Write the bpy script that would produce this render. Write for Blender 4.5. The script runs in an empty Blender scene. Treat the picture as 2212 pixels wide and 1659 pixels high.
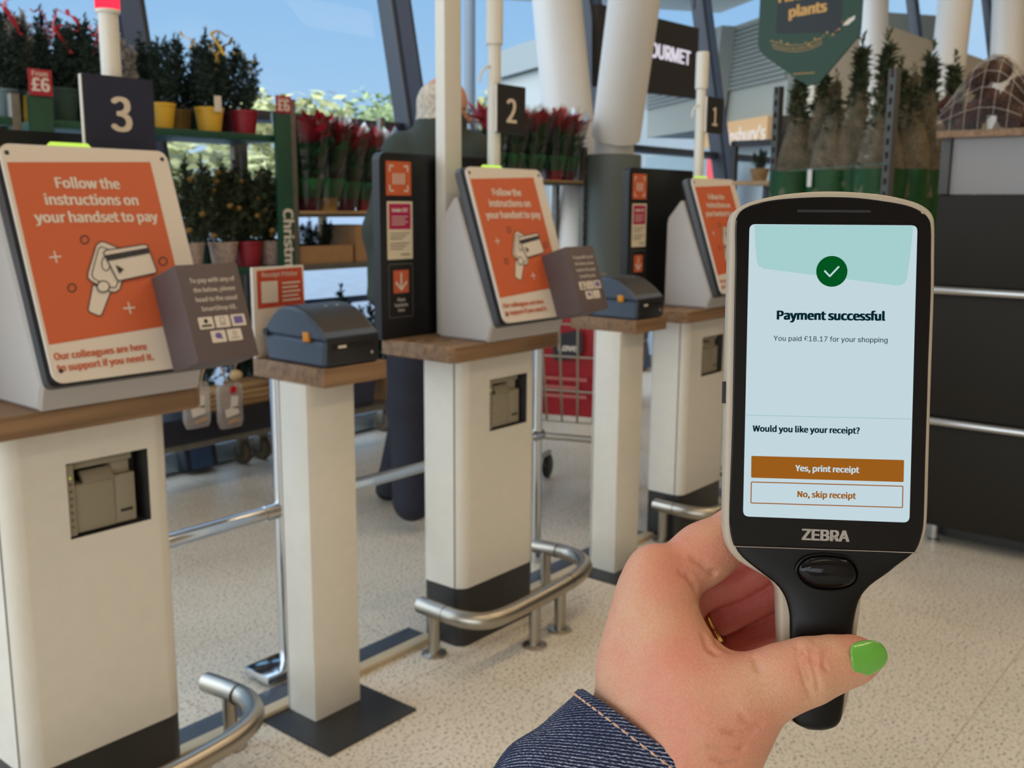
import bpy, bmesh, math, random
import numpy as np
from mathutils import Matrix, Vector

# ------------------------------------------------------------------ camera, sky, lights, exposure
SC = bpy.context.scene
COL = SC.collection
IW, IH = 2212.0, 1659.0
FPX = 2160.9
yaw, pitch, roll = (math.radians(a) for a in (39.254, -10.175, 0.4038))
CAM = np.array([0.0, 0.0, 1.25])
_F = np.array([math.cos(yaw)*math.cos(pitch), math.sin(yaw)*math.cos(pitch), math.sin(pitch)])
_R = np.array([math.sin(yaw), -math.cos(yaw), 0.0])
_U = np.cross(_R, _F)
_R, _U = math.cos(roll)*_R+math.sin(roll)*_U, -math.sin(roll)*_R+math.cos(roll)*_U

cd = bpy.data.cameras.new('camera')
cam = bpy.data.objects.new('camera', cd)
COL.objects.link(cam)
cam.matrix_world = Matrix([[_R[i], _U[i], -_F[i], CAM[i]] for i in range(3)]+[[0, 0, 0, 1]])
cd.sensor_fit = 'HORIZONTAL'
cd.sensor_width = 36.0
cd.lens = FPX/IW*36.0
cd.clip_start = 0.02
cd.clip_end = 300
cd.dof.use_dof = True
cd.dof.focus_distance = 0.363
cd.dof.aperture_fstop = 27.0
SC.camera = cam

SC.view_settings.view_transform = 'Standard'
SC.view_settings.look = 'None'
SC.view_settings.exposure = 0.0
SC.view_settings.gamma = 1.0
SC.view_settings.use_curve_mapping = False
cy = SC.cycles
cy.use_denoising = True
cy.max_bounces = 7
cy.diffuse_bounces = 4
cy.glossy_bounces = 3
cy.transmission_bounces = 4
cy.transparent_max_bounces = 10
cy.sample_clamp_indirect = 6.0
cy.caustics_reflective = False
cy.caustics_refractive = False

W = bpy.data.worlds.new('sky')
SC.world = W
W.use_nodes = True
nt = W.node_tree
nt.nodes.clear()
def N(tree, t, **kw):
    n = tree.nodes.new(t)
    for k, v in kw.items():
        setattr(n, k, v)
    return n
def lin(c):
    return tuple(((v/255)/12.92 if v/255 <= 0.04045 else ((v/255+0.055)/1.055)**2.4) for v in c)
tc = N(nt, 'ShaderNodeTexCoord')
sx = N(nt, 'ShaderNodeSeparateXYZ')
nt.links.new(tc.outputs['Generated'], sx.inputs[0])
ramp = N(nt, 'ShaderNodeValToRGB')
nt.links.new(sx.outputs['Z'], ramp.inputs[0])
els = ramp.color_ramp.elements
els[0].position = 0.0; els[0].color = (*lin((205, 224, 240)), 1)
els[1].position = 1.0; els[1].color = (*lin((225, 235, 250)), 1)
for p, c in ((0.08, (168, 205, 238)), (0.2, (148, 194, 236)), (0.45, (150, 195, 238))):
    e = els.new(p); e.color = (*lin(c), 1)
no = N(nt, 'ShaderNodeTexNoise'); no.inputs['Scale'].default_value = 2.2; no.inputs['Detail'].default_value = 4
mp = N(nt, 'ShaderNodeMapping'); mp.inputs['Scale'].default_value = (1, 1, 2.2)
nt.links.new(tc.outputs['Generated'], mp.inputs[0]); nt.links.new(mp.outputs[0], no.inputs[0])
cr = N(nt, 'ShaderNodeValToRGB')
cr.color_ramp.elements[0].position = 0.5; cr.color_ramp.elements[1].position = 0.8
nt.links.new(no.outputs['Fac'], cr.inputs[0])
mx = N(nt, 'ShaderNodeMix', data_type='RGBA')
nt.links.new(cr.outputs[0], mx.inputs[0]); nt.links.new(ramp.outputs[0], mx.inputs[6])
mx.inputs[7].default_value = (*lin((195, 222, 245)), 1)
st = N(nt, 'ShaderNodeValToRGB')           # brighter towards the unseen zenith, raised to strengthen the daylight indoors
nt.links.new(sx.outputs['Z'], st.inputs[0])
st.color_ramp.elements[0].position = 0.24; st.color_ramp.elements[0].color = (0.5, 0.5, 0.5, 1)
st.color_ramp.elements[1].position = 0.7; st.color_ramp.elements[1].color = (1.35, 1.35, 1.35, 1)
mul = N(nt, 'ShaderNodeMath', operation='MULTIPLY'); mul.inputs[1].default_value = 2.0
dr = N(nt, 'ShaderNodeMapRange'); dr.inputs['From Min'].default_value = -0.1; dr.inputs['From Max'].default_value = -0.9; dr.inputs['To Min'].default_value = 1.0; dr.inputs['To Max'].default_value = 3.5
nt.links.new(sx.outputs['X'], dr.inputs[0])          # added brightness in the unseen sky on the left, lighting the kiosks' sides
m3 = N(nt, 'ShaderNodeMath', operation='MULTIPLY')
nt.links.new(st.outputs[0], m3.inputs[0]); nt.links.new(dr.outputs[0], m3.inputs[1]); nt.links.new(m3.outputs[0], mul.inputs[0])
bg = N(nt, 'ShaderNodeBackground'); wo = N(nt, 'ShaderNodeOutputWorld')
wf = N(nt, 'ShaderNodeMapRange'); wf.inputs['From Min'].default_value = 0.0; wf.inputs['From Max'].default_value = -0.7
nt.links.new(sx.outputs['X'], wf.inputs[0])
wx = N(nt, 'ShaderNodeMix', data_type='RGBA'); nt.links.new(wf.outputs[0], wx.inputs[0]); nt.links.new(mx.outputs[2], wx.inputs[6]); wx.inputs[7].default_value = (0.77, 0.83, 0.86, 1)
nt.links.new(wx.outputs[2], bg.inputs[0]); nt.links.new(mul.outputs[0], bg.inputs[1]); nt.links.new(bg.outputs[0], wo.inputs[0])

CEIL = 5.0
def area(name, loc, sx_, sy_, power, col):
    l = bpy.data.lights.new(name, 'AREA'); l.shape = 'RECTANGLE'; l.size = sx_; l.size_y = sy_
    l.energy = power; l.color = col
    o = bpy.data.objects.new(name, l); COL.objects.link(o); o.location = loc
    return o
WARM = (1.0, 0.75, 0.46)
for x, e_ in ((-1.6, 11), (1.4, 21), (4.4, 30), (8.0, 32)):
    for y in (-2.2, 0.7):
        area('ceiling_lamp', (x, y, CEIL-0.06), 2.0, 0.5, e_, WARM)

# ------------------------------------------------------------------ helpers
def ray(x, y):
    return _F+(x-IW/2)/FPX*_R-(y-IH/2)/FPX*_U
def at(x, y, d):
    return CAM+ray(x, y)*d
def onY(x, y, Y):
    r = ray(x, y); return CAM+r*(Y/r[1])
def onX(x, y, X):
    r = ray(x, y); return CAM+r*(X/r[0])
def onZ(x, y, z):
    r = ray(x, y); return CAM+r*((z-CAM[2])/r[2])
def vec(*a):
    return np.array(a, float)
def unit(v):
    v = np.asarray(v, float); return v/np.linalg.norm(v)

MATS = {}
def mat(name, rgb, rough=0.5, metal=0.0, spec=0.5, noise=0.0, nscale=30.0, bump=0.0, bscale=200.0, emit=0.0, coat=0.0, alpha=1.0, trans=0.0, sss=0.0):
    if name in MATS:
        return MATS[name]
    m = bpy.data.materials.new(name); m.use_nodes = True
    t = m.node_tree; b = t.nodes['Principled BSDF']
    c = lin(rgb)
    b.inputs['Base Color'].default_value = (*c, 1)
    b.inputs['Roughness'].default_value = rough
    b.inputs['Metallic'].default_value = metal
    b.inputs['Specular IOR Level'].default_value = spec
    b.inputs['Coat Weight'].default_value = coat
    b.inputs['Alpha'].default_value = alpha
    b.inputs['Transmission Weight'].default_value = trans
    if sss:
        b.inputs['Subsurface Weight'].default_value = sss
        b.inputs['Subsurface Radius'].default_value = (0.004, 0.0015, 0.001)
        b.inputs['Subsurface Scale'].default_value = 1.0
    if emit:
        b.inputs['Emission Color'].default_value = (*c, 1)
        b.inputs['Emission Strength'].default_value = emit
        b.inputs['Base Color'].default_value = (*(v*0.1 for v in c), 1)
    if noise or bump:
        co = N(t, 'ShaderNodeTexCoord')
    if noise:
        n = N(t, 'ShaderNodeTexNoise'); n.inputs['Scale'].default_value = nscale; n.inputs['Detail'].default_value = 5
        t.links.new(co.outputs['Object'], n.inputs['Vector'])
        r = N(t, 'ShaderNodeValToRGB')
        r.color_ramp.elements[0].position = 0.3; r.color_ramp.elements[1].position = 0.7
        r.color_ramp.elements[0].color = (*(v*(1-noise) for v in c), 1)
        r.color_ramp.elements[1].color = (*(min(1, v*(1+noise)) for v in c), 1)
        t.links.new(n.outputs['Fac'], r.inputs[0]); t.links.new(r.outputs[0], b.inputs['Base Color'])
    if bump:
        n2 = N(t, 'ShaderNodeTexNoise'); n2.inputs['Scale'].default_value = bscale; n2.inputs['Detail'].default_value = 3
        t.links.new(co.outputs['Object'], n2.inputs['Vector'])
        bp = N(t, 'ShaderNodeBump'); bp.inputs['Strength'].default_value = bump; bp.inputs['Distance'].default_value = 0.002
        t.links.new(n2.outputs['Fac'], bp.inputs['Height']); t.links.new(bp.outputs[0], b.inputs['Normal'])
    MATS[name] = m
    return m

def emission(name, rgb, strength=1.0):
    if name in MATS:
        return MATS[name]
    m = bpy.data.materials.new(name); m.use_nodes = True
    t = m.node_tree; t.nodes.clear()
    e = N(t, 'ShaderNodeEmission'); e.inputs[0].default_value = (*lin(rgb), 1); e.inputs[1].default_value = strength
    o = N(t, 'ShaderNodeOutputMaterial'); t.links.new(e.outputs[0], o.inputs[0])
    MATS[name] = m
    return m

def glassy(name, rgb, clear=0.9, rough=0.02, gloss=0.5):
    """thin sheet: mostly see-through, with a faint mirror"""
    if name in MATS:
        return MATS[name]
    m = bpy.data.materials.new(name); m.use_nodes = True
    t = m.node_tree; t.nodes.clear()
    a = N(t, 'ShaderNodeBsdfTransparent'); a.inputs[0].default_value = (*lin(rgb), 1)
    g = N(t, 'ShaderNodeBsdfGlossy'); g.inputs['Roughness'].default_value = rough
    fr = N(t, 'ShaderNodeFresnel'); fr.inputs[0].default_value = 1.45
    ma = N(t, 'ShaderNodeMath', operation='MULTIPLY_ADD'); ma.inputs[1].default_value = gloss; ma.inputs[2].default_value = 1-clear
    ma.use_clamp = True
    t.links.new(fr.outputs[0], ma.inputs[0])
    x = N(t, 'ShaderNodeMixShader'); t.links.new(ma.outputs[0], x.inputs[0])
    t.links.new(a.outputs[0], x.inputs[1]); t.links.new(g.outputs[0], x.inputs[2])
    o = N(t, 'ShaderNodeOutputMaterial'); t.links.new(x.outputs[0], o.inputs[0])
    MATS[name] = m
    return m

class MB:
    """collects shapes (world coordinates) into one mesh"""
    def __init__(s):
        s.v = []; s.f = []
    def add(s, vs, fs):
        o = len(s.v)
        s.v += [tuple(float(c) for c in p) for p in vs]; s.f += [tuple(o+i for i in q) for q in fs]
        return s
    def frame(s, O, U, V, w, loops_caps=None):
        return s
    def box(s, lo, hi, bev=0.0, M=None):
        lo = vec(*lo); hi = vec(*hi)
        bm = bmesh.new()
        bmesh.ops.create_cube(bm, size=1.0)
        for v in bm.verts:
            v.co = Vector([lo[i]+(v.co[i]+0.5)*(hi[i]-lo[i]) for i in range(3)])
        if bev:
            bmesh.ops.bevel(bm, geom=list(bm.edges), offset=bev, segments=2, profile=0.6, affect='EDGES')
        s.bm(bm, M)
        return s
    def bm(s, bm, M=None):
        bm.verts.index_update()
        s.add([(M @ v.co if M is not None else v.co) for v in bm.verts], [[v.index for v in f.verts] for f in bm.faces])
        bm.free()
    def obox(s, O, A, B, Cc, bev=0.0):
        """box from corner O along three edge vectors"""
        O, A, B, Cc = (np.asarray(q, float) for q in (O, A, B, Cc))
        la, lb, lc = (np.linalg.norm(q) for q in (A, B, Cc))
        a, b, c = A/la, B/lb, Cc/lc
        M = Matrix([[a[i], b[i], c[i], O[i]] for i in range(3)]+[[0, 0, 0, 1]])
        return s.box((0, 0, 0), (la, lb, lc), bev, M)
    def prism(s, pts, O, U, V, D, cap=True, bev=0.0):
        """polygon pts (u,v) in frame O,U,V swept along vector D"""
        O, U, V, D = (np.asarray(q, float) for q in (O, U, V, D))
        n = len(pts)
        b = [O+U*p[0]+V*p[1] for p in pts]
        if bev:
            dn = np.linalg.norm(D); dh = D/dn
            ctr = np.mean(pts, 0)
            ins = inset(pts, bev)
            rings = [[O+U*p[0]+V*p[1] for p in ins], [q+dh*bev for q in b], [q+D-dh*bev for q in b], [O+U*p[0]+V*p[1]+D for p in ins]]
        else:
            rings = [b, [q+D for q in b]]
        s.loft(rings, cap)
        return s
    def loft(s, rings, cap=True, closed=True):
        n = len(rings[0]); o = len(s.v)
        for r in rings:
            s.v += [tuple(float(c) for c in p) for p in r]
        for k in range(len(rings)-1):
            for i in range(n if closed else n-1):
                j = (i+1) % n
                s.f.append((o+k*n+i, o+k*n+j, o+(k+1)*n+j, o+(k+1)*n+i))
        if cap:
            s.f.append(tuple(o+i for i in reversed(range(n))))
            s.f.append(tuple(o+(len(rings)-1)*n+i for i in range(n)))
        return s
    def tube(s, pts, r, n=12, cap=True):
        pts = [np.asarray(p, float) for p in pts]
        rr = r if hasattr(r, '__len__') else [r]*len(pts)
        rings = []
        up = None
        for i, p in enumerate(pts):
            d = unit((pts[min(i+1, len(pts)-1)]-pts[max(i-1, 0)]))
            if up is None:
                up = np.cross(d, vec(0, 0, 1) if abs(d[2]) < 0.9 else vec(1, 0, 0))
            up = unit(up-d*(up@d)); w = np.cross(d, up)
            rings.append([p+(up*math.cos(2*math.pi*k/n)+w*math.sin(2*math.pi*k/n))*rr[i] for k in range(n)])
        return s.loft(rings, cap)
    def lathe(s, prof, c, n=20, axis=(0, 0, 1), cap=True):
        c = np.asarray(c, float); ax = unit(axis)
        a = unit(np.cross(ax, vec(1, 0, 0) if abs(ax[0]) < 0.9 else vec(0, 1, 0))); b = np.cross(ax, a)
        return s.loft([[c+ax*z+(a*math.cos(2*math.pi*k/n)+b*math.sin(2*math.pi*k/n))*r for k in range(n)] for r, z in prof], cap)
    def ball(s, c, r, seg=10):
        c = np.asarray(c, float); r = np.asarray(r, float)*np.ones(3)
        rings = []
        for i in range(seg+1):
            t = math.pi*(0.02+0.96*i/seg)
            rings.append([c+r*vec(math.sin(t)*math.cos(2*math.pi*k/(seg*2)), math.sin(t)*math.sin(2*math.pi*k/(seg*2)), -math.cos(t)) for k in range(seg*2)])
        return s.loft(rings)
    def sheet(s, pts, O, U, V, off=0.0):
        """flat polygon"""
        O, U, V = (np.asarray(q, float) for q in (O, U, V))
        nrm = unit(np.cross(U, V))
        return s.add([O+U*p[0]+V*p[1]+nrm*off for p in pts], [tuple(range(len(pts)))])
    def mesh(s, name, smooth=None):
        me = bpy.data.meshes.new(name)
        me.from_pydata(s.v, [], s.f); me.update()
        if smooth is not None:
            me.polygons.foreach_set('use_smooth', [True]*len(me.polygons))
            me.set_sharp_from_angle(angle=math.radians(smooth))
        return me

def inset(pts, d):
    n = len(pts); out = []
    P = [np.asarray(p, float) for p in pts]
    area2 = sum(P[i][0]*P[(i+1) % n][1]-P[(i+1) % n][0]*P[i][1] for i in range(n))
    sg = 1 if area2 > 0 else -1
    for i in range(n):
        e1 = unit(P[i]-P[i-1]); e2 = unit(P[(i+1) % n]-P[i])
        n1 = vec(-e1[1], e1[0])*sg; n2 = vec(-e2[1], e2[0])*sg
        m = n1+n2; m = m/max(0.3, (m@n1))
        out.append(P[i]+m*d)
    return out

def rrect(x0, y0, x1, y1, r, k=5):
    if not hasattr(r, '__len__'):
        r = (r,)*4
    out = []
    for (cx, cy_, a, q) in ((x1-r[0], y1-r[0], 0, r[0]), (x0+r[1], y1-r[1], 90, r[1]), (x0+r[2], y0+r[2], 180, r[2]), (x1-r[3], y0+r[3], 270, r[3])):
        for i in range(k+1):
            t = math.radians(a+90*i/k)
            out.append((cx+q*math.cos(t), cy_+q*math.sin(t)))
    return out
def circle(cx, cy_, r, n=20, ry=None):
    return [(cx+r*math.cos(2*math.pi*i/n), cy_+(ry or r)*math.sin(2*math.pi*i/n)) for i in range(n)]
def smooth_loop(pts, k=4, closed=True):
    P = [np.asarray(p, float) for p in pts]; n = len(P); out = []
    for i in range(n if closed else n-1):
        p0 = P[i-1] if closed or i > 0 else P[i]; p1 = P[i]; p2 = P[(i+1) % n]
        p3 = P[(i+2) % n] if closed or i+2 < n else p2
        for j in range(k):
            t = j/k
            out.append(0.5*((2*p1)+(-p0+p2)*t+(2*p0-5*p1+4*p2-p3)*t*t+(-p0+3*p1-3*p2+p3)*t**3))
    if not closed:
        out.append(P[-1])
    return out

def thing(name, label, cat, loc=(0, 0, 0), group=None, kind=None):
    o = bpy.data.objects.new(name, None); COL.objects.link(o)
    o.location = [float(c) for c in loc]; o.empty_display_size = 0.05
    o['label'] = label; o['category'] = cat
    if group: o['group'] = group
    if kind: o['kind'] = kind
    return o
def wm(o):
    m = Matrix.LocRotScale(o.location, o.rotation_euler, o.scale)
    if o.parent is not None:
        return wm(o.parent) @ o.matrix_parent_inverse @ m
    return m
def obj(name, mb, m, parent=None, smooth=35, label=None):
    me = mb.mesh(name, smooth) if isinstance(mb, MB) else mb
    if m is not None:
        me.materials.append(m)
    o = bpy.data.objects.new(name, me); COL.objects.link(o)
    if parent is not None:
        o.parent = parent; o.matrix_parent_inverse = wm(parent).inverted()
    if label: o['label'] = label
    return o
def single(name, mb, m, label, cat, group=None, smooth=35, kind=None):
    o = obj(name, mb, m, None, smooth)
    rebase(o)
    o['label'] = label; o['category'] = cat
    if group: o['group'] = group
    if kind: o['kind'] = kind
    return o
def rebase(o):
    """move the origin of a one-mesh thing to its base"""
    co = np.empty(len(o.data.vertices)*3); o.data.vertices.foreach_get('co', co); co = co.reshape(-1, 3)
    b = vec(*(co[:, :2].min(0)+co[:, :2].max(0))/2, co[:, 2].min())
    o.data.vertices.foreach_set('co', (co-b).ravel()); o.data.update(); o.location = b
def struct(name, mb, m, smooth=35):
    o = obj(name, mb, m, None, smooth); o['kind'] = 'structure'
    return o
KIDS = {}
def copy_tree(o, loc=None, parent=None, label=None, rotz=None, scale=None):
    c = o.copy(); COL.objects.link(c)
    if parent is not None:
        c.parent = parent
    if loc is not None: c.location = [float(q) for q in loc]
    if rotz is not None: c.rotation_euler = (0, 0, rotz)
    if scale is not None: c.scale = scale if hasattr(scale, '__len__') else (scale,)*3
    if label: c['label'] = label
    for ch in [q for q in bpy.data.objects if q.parent is o]:
        copy_tree(ch, parent=c)
    return c

_TXT = {}
import os
def builtin_font(fn):
    try:                                      # a font that ships with Blender; its default letters if missing
        return bpy.data.fonts.load(os.path.join(bpy.utils.resource_path('LOCAL'), 'datafiles', 'fonts', fn))
    except Exception:
        return None
FONTS = {'sans': builtin_font('Noto Sans CJK Regular.woff2'), 'plain': builtin_font('Inter.woff2'), 'gill': None}
def text_raw(s, bold, font='sans'):
    k = (s, bold, font)
    if k not in _TXT:
        cu = bpy.data.curves.new('t', 'FONT'); cu.body = s; cu.size = 1.0; cu.resolution_u = 3
        if FONTS[font]: cu.font = FONTS[font]
        o = bpy.data.objects.new('t', cu); COL.objects.link(o)
        dg = bpy.context.evaluated_depsgraph_get()
        me = bpy.data.meshes.new_from_object(o.evaluated_get(dg))
        vs = np.array([v.co[:2] for v in me.vertices]).reshape(-1, 2); fs = [tuple(p.vertices) for p in me.polygons]
        bpy.data.objects.remove(o); bpy.data.curves.remove(cu); bpy.data.meshes.remove(me)
        if bold:                              # heavier strokes: the outline laid down a few times, slightly shifted
            base, bf = vs, fs; vs = []; fs = []
            for i, (ax_, ay_) in enumerate(((-1, -0.4), (-1, 0.4), (1, -0.4), (1, 0.4), (-0.35, 0), (0.35, 0))):
                fs = fs+[tuple(q+i*len(base) for q in f_) for f_ in bf]; vs.append(base+np.array([ax_, ay_])*bold*0.8)
            vs = np.concatenate(vs)
        _TXT[k] = (vs, fs)
    return _TXT[k]
def text(mb, s, O, U, V, width=None, size=None, align='C', bold=0.0, xscale=1.0, font='sans'):
    """letters in frame O,U,V (unit vectors): O is the baseline anchor"""
    vs, fs = text_raw(s, bold, font)
    if not len(vs):
        return mb
    x0, x1 = vs[:, 0].min(), vs[:, 0].max()
    k = size if size else width/(x1-x0)/xscale
    a = {'C': (x0+x1)/2, 'L': x0, 'R': x1}[align]
    O, U, V = (np.asarray(q, float) for q in (O, U, V))
    n_ = np.cross(U, V); m_ = len(vs)//6 if bold else len(vs)+1        # each laid-down copy a hair above the last
    return mb.add([O+U*((p[0]-a)*k*xscale)+V*(p[1]*k)+n_*(2.5e-5*(i//m_)) for i, p in enumerate(vs)], fs)
# ------------------------------------------------------------------ common materials
WHITE = mat('white_paint', (228, 224, 214), 0.25, noise=0.02)
CREAM = mat('cream_panel', (222, 214, 200), 0.4)
PLINTH = mat('plinth_black', (42, 42, 42), 0.4)
BLACK = mat('black_plastic', (16, 17, 20), 0.45)
GREYH = mat('grey_housing', (186, 182, 180), 0.5)
CHARC = mat('charcoal_metal', (40, 42, 46), 0.4)
ORANGE = mat('orange_print', (206, 98, 58), 0.5)
INK = mat('dark_ink', (48, 48, 54), 0.6)
PRINTW = mat('white_print', (226, 216, 206), 0.55)
BROWN = mat('brown_card', (98, 86, 88), 0.65)
STEEL = mat('brushed_steel', (176, 170, 160), 0.32, metal=1.0, bump=0.05, bscale=400)
CHROME = mat('chrome', (205, 208, 212), 0.12, metal=1.0)
NAVY = mat('navy_sign', (34, 40, 64), 0.5)
SIGNBLK = mat('black_sign', (34, 33, 34), 0.5)
GREENM = mat('green_metal', (24, 74, 56), 0.5, noise=0.1, nscale=12)
GALV = mat('galvanised_steel', (120, 118, 112), 0.45, metal=0.6, noise=0.15, nscale=25)
DARKM = mat('dark_metal', (50, 54, 60), 0.5)
def wood_mat(name, c1, c2, axis=0):
    m = bpy.data.materials.new(name); m.use_nodes = True
    t = m.node_tree; b = t.nodes['Principled BSDF']
    co = N(t, 'ShaderNodeTexCoord'); mp_ = N(t, 'ShaderNodeMapping')
    sc = [60.0, 60.0, 60.0]; sc[axis] = 2.5
    mp_.inputs['Scale'].default_value = sc
    n = N(t, 'ShaderNodeTexNoise'); n.inputs['Scale'].default_value = 1.0; n.inputs['Detail'].default_value = 6; n.inputs['Distortion'].default_value = 0.4
    r = N(t, 'ShaderNodeValToRGB')
    r.color_ramp.elements[0].position = 0.3; r.color_ramp.elements[1].position = 0.72
    r.color_ramp.elements[0].color = (*lin(c1), 1); r.color_ramp.elements[1].color = (*lin(c2), 1)
    t.links.new(co.outputs['Object'], mp_.inputs[0]); t.links.new(mp_.outputs[0], n.inputs[0])
    t.links.new(n.outputs['Fac'], r.inputs[0]); t.links.new(r.outputs[0], b.inputs['Base Color'])
    b.inputs['Roughness'].default_value = 0.55
    return m
OAK = wood_mat('oak_counter', (112, 86, 62), (158, 124, 92))
PINE = wood_mat('pine_board', (150, 120, 84), (196, 164, 120))
CARD = mat('cardboard', (168, 128, 88), 0.8, noise=0.08, nscale=20)

# ------------------------------------------------------------------ setting
def floor_mat():
    m = bpy.data.materials.new('speckled_floor'); m.use_nodes = True
    t = m.node_tree; b = t.nodes['Principled BSDF']
    co = N(t, 'ShaderNodeTexCoord')
    n = N(t, 'ShaderNodeTexNoise'); n.inputs['Scale'].default_value = 120; n.inputs['Detail'].default_value = 3
    t.links.new(co.outputs['Object'], n.inputs[0])
    r = N(t, 'ShaderNodeValToRGB')
    e = r.color_ramp.elements
    e[0].position = 0.33; e[0].color = (*lin((116, 108, 96)), 1)
    e[1].position = 0.50; e[1].color = (*lin((232, 224, 210)), 1)
    q = e.new(0.42); q.color = (*lin((212, 203, 188)), 1)
    t.links.new(n.outputs['Fac'], r.inputs[0])
    n2 = N(t, 'ShaderNodeTexNoise'); n2.inputs['Scale'].default_value = 2.2; n2.inputs['Detail'].default_value = 5
    t.links.new(co.outputs['Object'], n2.inputs[0])
    r2 = N(t, 'ShaderNodeValToRGB')
    r2.color_ramp.elements[0].position = 0.3; r2.color_ramp.elements[0].color = (0.88, 0.87, 0.85, 1)
    r2.color_ramp.elements[1].position = 0.6; r2.color_ramp.elements[1].color = (1, 1, 1, 1)
    t.links.new(n2.outputs['Fac'], r2.inputs[0])
    x = N(t, 'ShaderNodeMix', data_type='RGBA', blend_type='MULTIPLY'); x.inputs[0].default_value = 1
    t.links.new(r.outputs[0], x.inputs[6]); t.links.new(r2.outputs[0], x.inputs[7])
    br = N(t, 'ShaderNodeTexBrick'); br.offset = 0.0
    mp_ = N(t, 'ShaderNodeMapping'); mp_.inputs['Location'].default_value = (-0.11, 0.03, 0)
    t.links.new(co.outputs['Object'], mp_.inputs[0]); t.links.new(mp_.outputs[0], br.inputs[0])
    br.inputs['Scale'].default_value = 1.0; br.inputs['Brick Width'].default_value = 0.6; br.inputs['Row Height'].default_value = 0.6
    br.inputs['Mortar Size'].default_value = 0.0022; br.inputs['Mortar Smooth'].default_value = 0.4
    br.inputs['Color1'].default_value = (1, 1, 1, 1); br.inputs['Color2'].default_value = (0.95, 0.95, 0.95, 1); br.inputs['Mortar'].default_value = (0.72, 0.68, 0.6, 1)
    x2 = N(t, 'ShaderNodeMix', data_type='RGBA', blend_type='MULTIPLY'); x2.inputs[0].default_value = 1
    t.links.new(x.outputs[2], x2.inputs[6]); t.links.new(br.outputs['Color'], x2.inputs[7])
    t.links.new(x2.outputs[2], b.inputs['Base Color'])
    b.inputs['Roughness'].default_value = 0.38; b.inputs['Specular IOR Level'].default_value = 0.35
    return m
X0, X1, YB, YG = -6.0, 26.0, -6.0, 4.12         # the hall; YG is the foot of the glazing
LEAN = math.tan(math.radians(11.0))
def gY(z): return YG+z*LEAN
struct('floor', MB().box((X0-0.2, YB-0.2, -0.12), (X1+0.2, YG+0.02, 0.0)), floor_mat())
WALLM = mat('beige_wall', (196, 180, 156), 0.8, noise=0.03, nscale=4)
CEILM = mat('pale_ceiling', (214, 206, 192), 0.85)
struct('ceiling', MB().box((X0-0.2, YB-0.2, CEIL), (X1+0.2, gY(CEIL)+0.1, CEIL+0.15)), CEILM)
struct('wall_back', MB().box((X0-0.2, YB-0.2, 0), (X1+0.2, YB, CEIL)), WALLM)
struct('wall_right', MB().box((X1, YB, 0), (X1+0.2, YG, CEIL)), WALLM)
lw = MB().box((X0-0.2, YB, 0), (X0, YG, 0.5)).box((X0-0.2, YB, 3.6), (X0, YG, CEIL))
for y in (-6.0, -3.5, -1.0, 1.5, 4.0):
    lw.box((X0-0.2, y, 0.5), (X0, y+0.12, 3.6))
struct('wall_left', lw, WALLM)

FRAME = mat('dark_window_frame', (44, 52, 66), 0.45)
FRAMEF = mat('window_frame_face', (72, 96, 136), 0.4)
PANE = glassy('window_glass', (248, 252, 255), 0.996, gloss=0.05)
gu = unit(vec(0, LEAN, 1)); gn = unit(vec(0, -1, LEAN))   # up the slope, and towards the room
def g(x, z): return vec(x, gY(z), z)
def mull_x(px, py, z0=1.9):
    r = ray(px, py)                                       # ray meets the glazing plane
    k = (np.dot(g(0, 0)-CAM, gn))/np.dot(r, gn); return CAM+r*k
mulls = [-4.6, -2.2]+[float(mull_x(*p)[0]) for p in ((252, 40), (850, 100), (1278, 150), (1516, 120), (1966, 50), (2130, 70))]
mulls += [mulls[-1]+4.0, mulls[-1]+8.0]
zt = CEIL
wi = 0
for i in range(len(mulls)-1):
    wi += 1
    a, b_ = mulls[i], mulls[i+1]
    wr = struct('window_%d' % wi, MB().obox(g(a-0.085, 0), vec(0.17, 0, 0), gu*(zt/gu[2]), gn*0.12, 0.004), FRAME)
    obj('frame_face', MB().obox(g(a-0.055, 0)+gn*0.121, vec(0.11, 0, 0), gu*(zt/gu[2]), gn*0.006), FRAMEF, wr)
    obj('transom', MB().obox(g(a+0.085, 1.66), vec(b_-a-0.17, 0, 0), gu*0.05, gn*0.07, 0.003), FRAME, wr)
    obj('lower_transom', MB().obox(g(a+0.085, 0.70), vec(b_-a-0.17, 0, 0), gu*0.035, gn*0.05, 0.003), FRAMEF, wr)
    obj('pane', MB().add([g(a+0.08, 0.05)+gn*0.03, g(b_-0.08, 0.05)+gn*0.03, g(b_-0.08, zt)+gn*0.03, g(a+0.08, zt)+gn*0.03], [(0, 1, 2, 3)]), PANE, wr)
struct('trim_1', MB().obox(g(X0, 0), vec(X1-X0, 0, 0), gu*0.09, gn*0.05, 0.004), mat('pale_metal_sill', (176, 196, 214), 0.3, metal=0.5))
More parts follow.
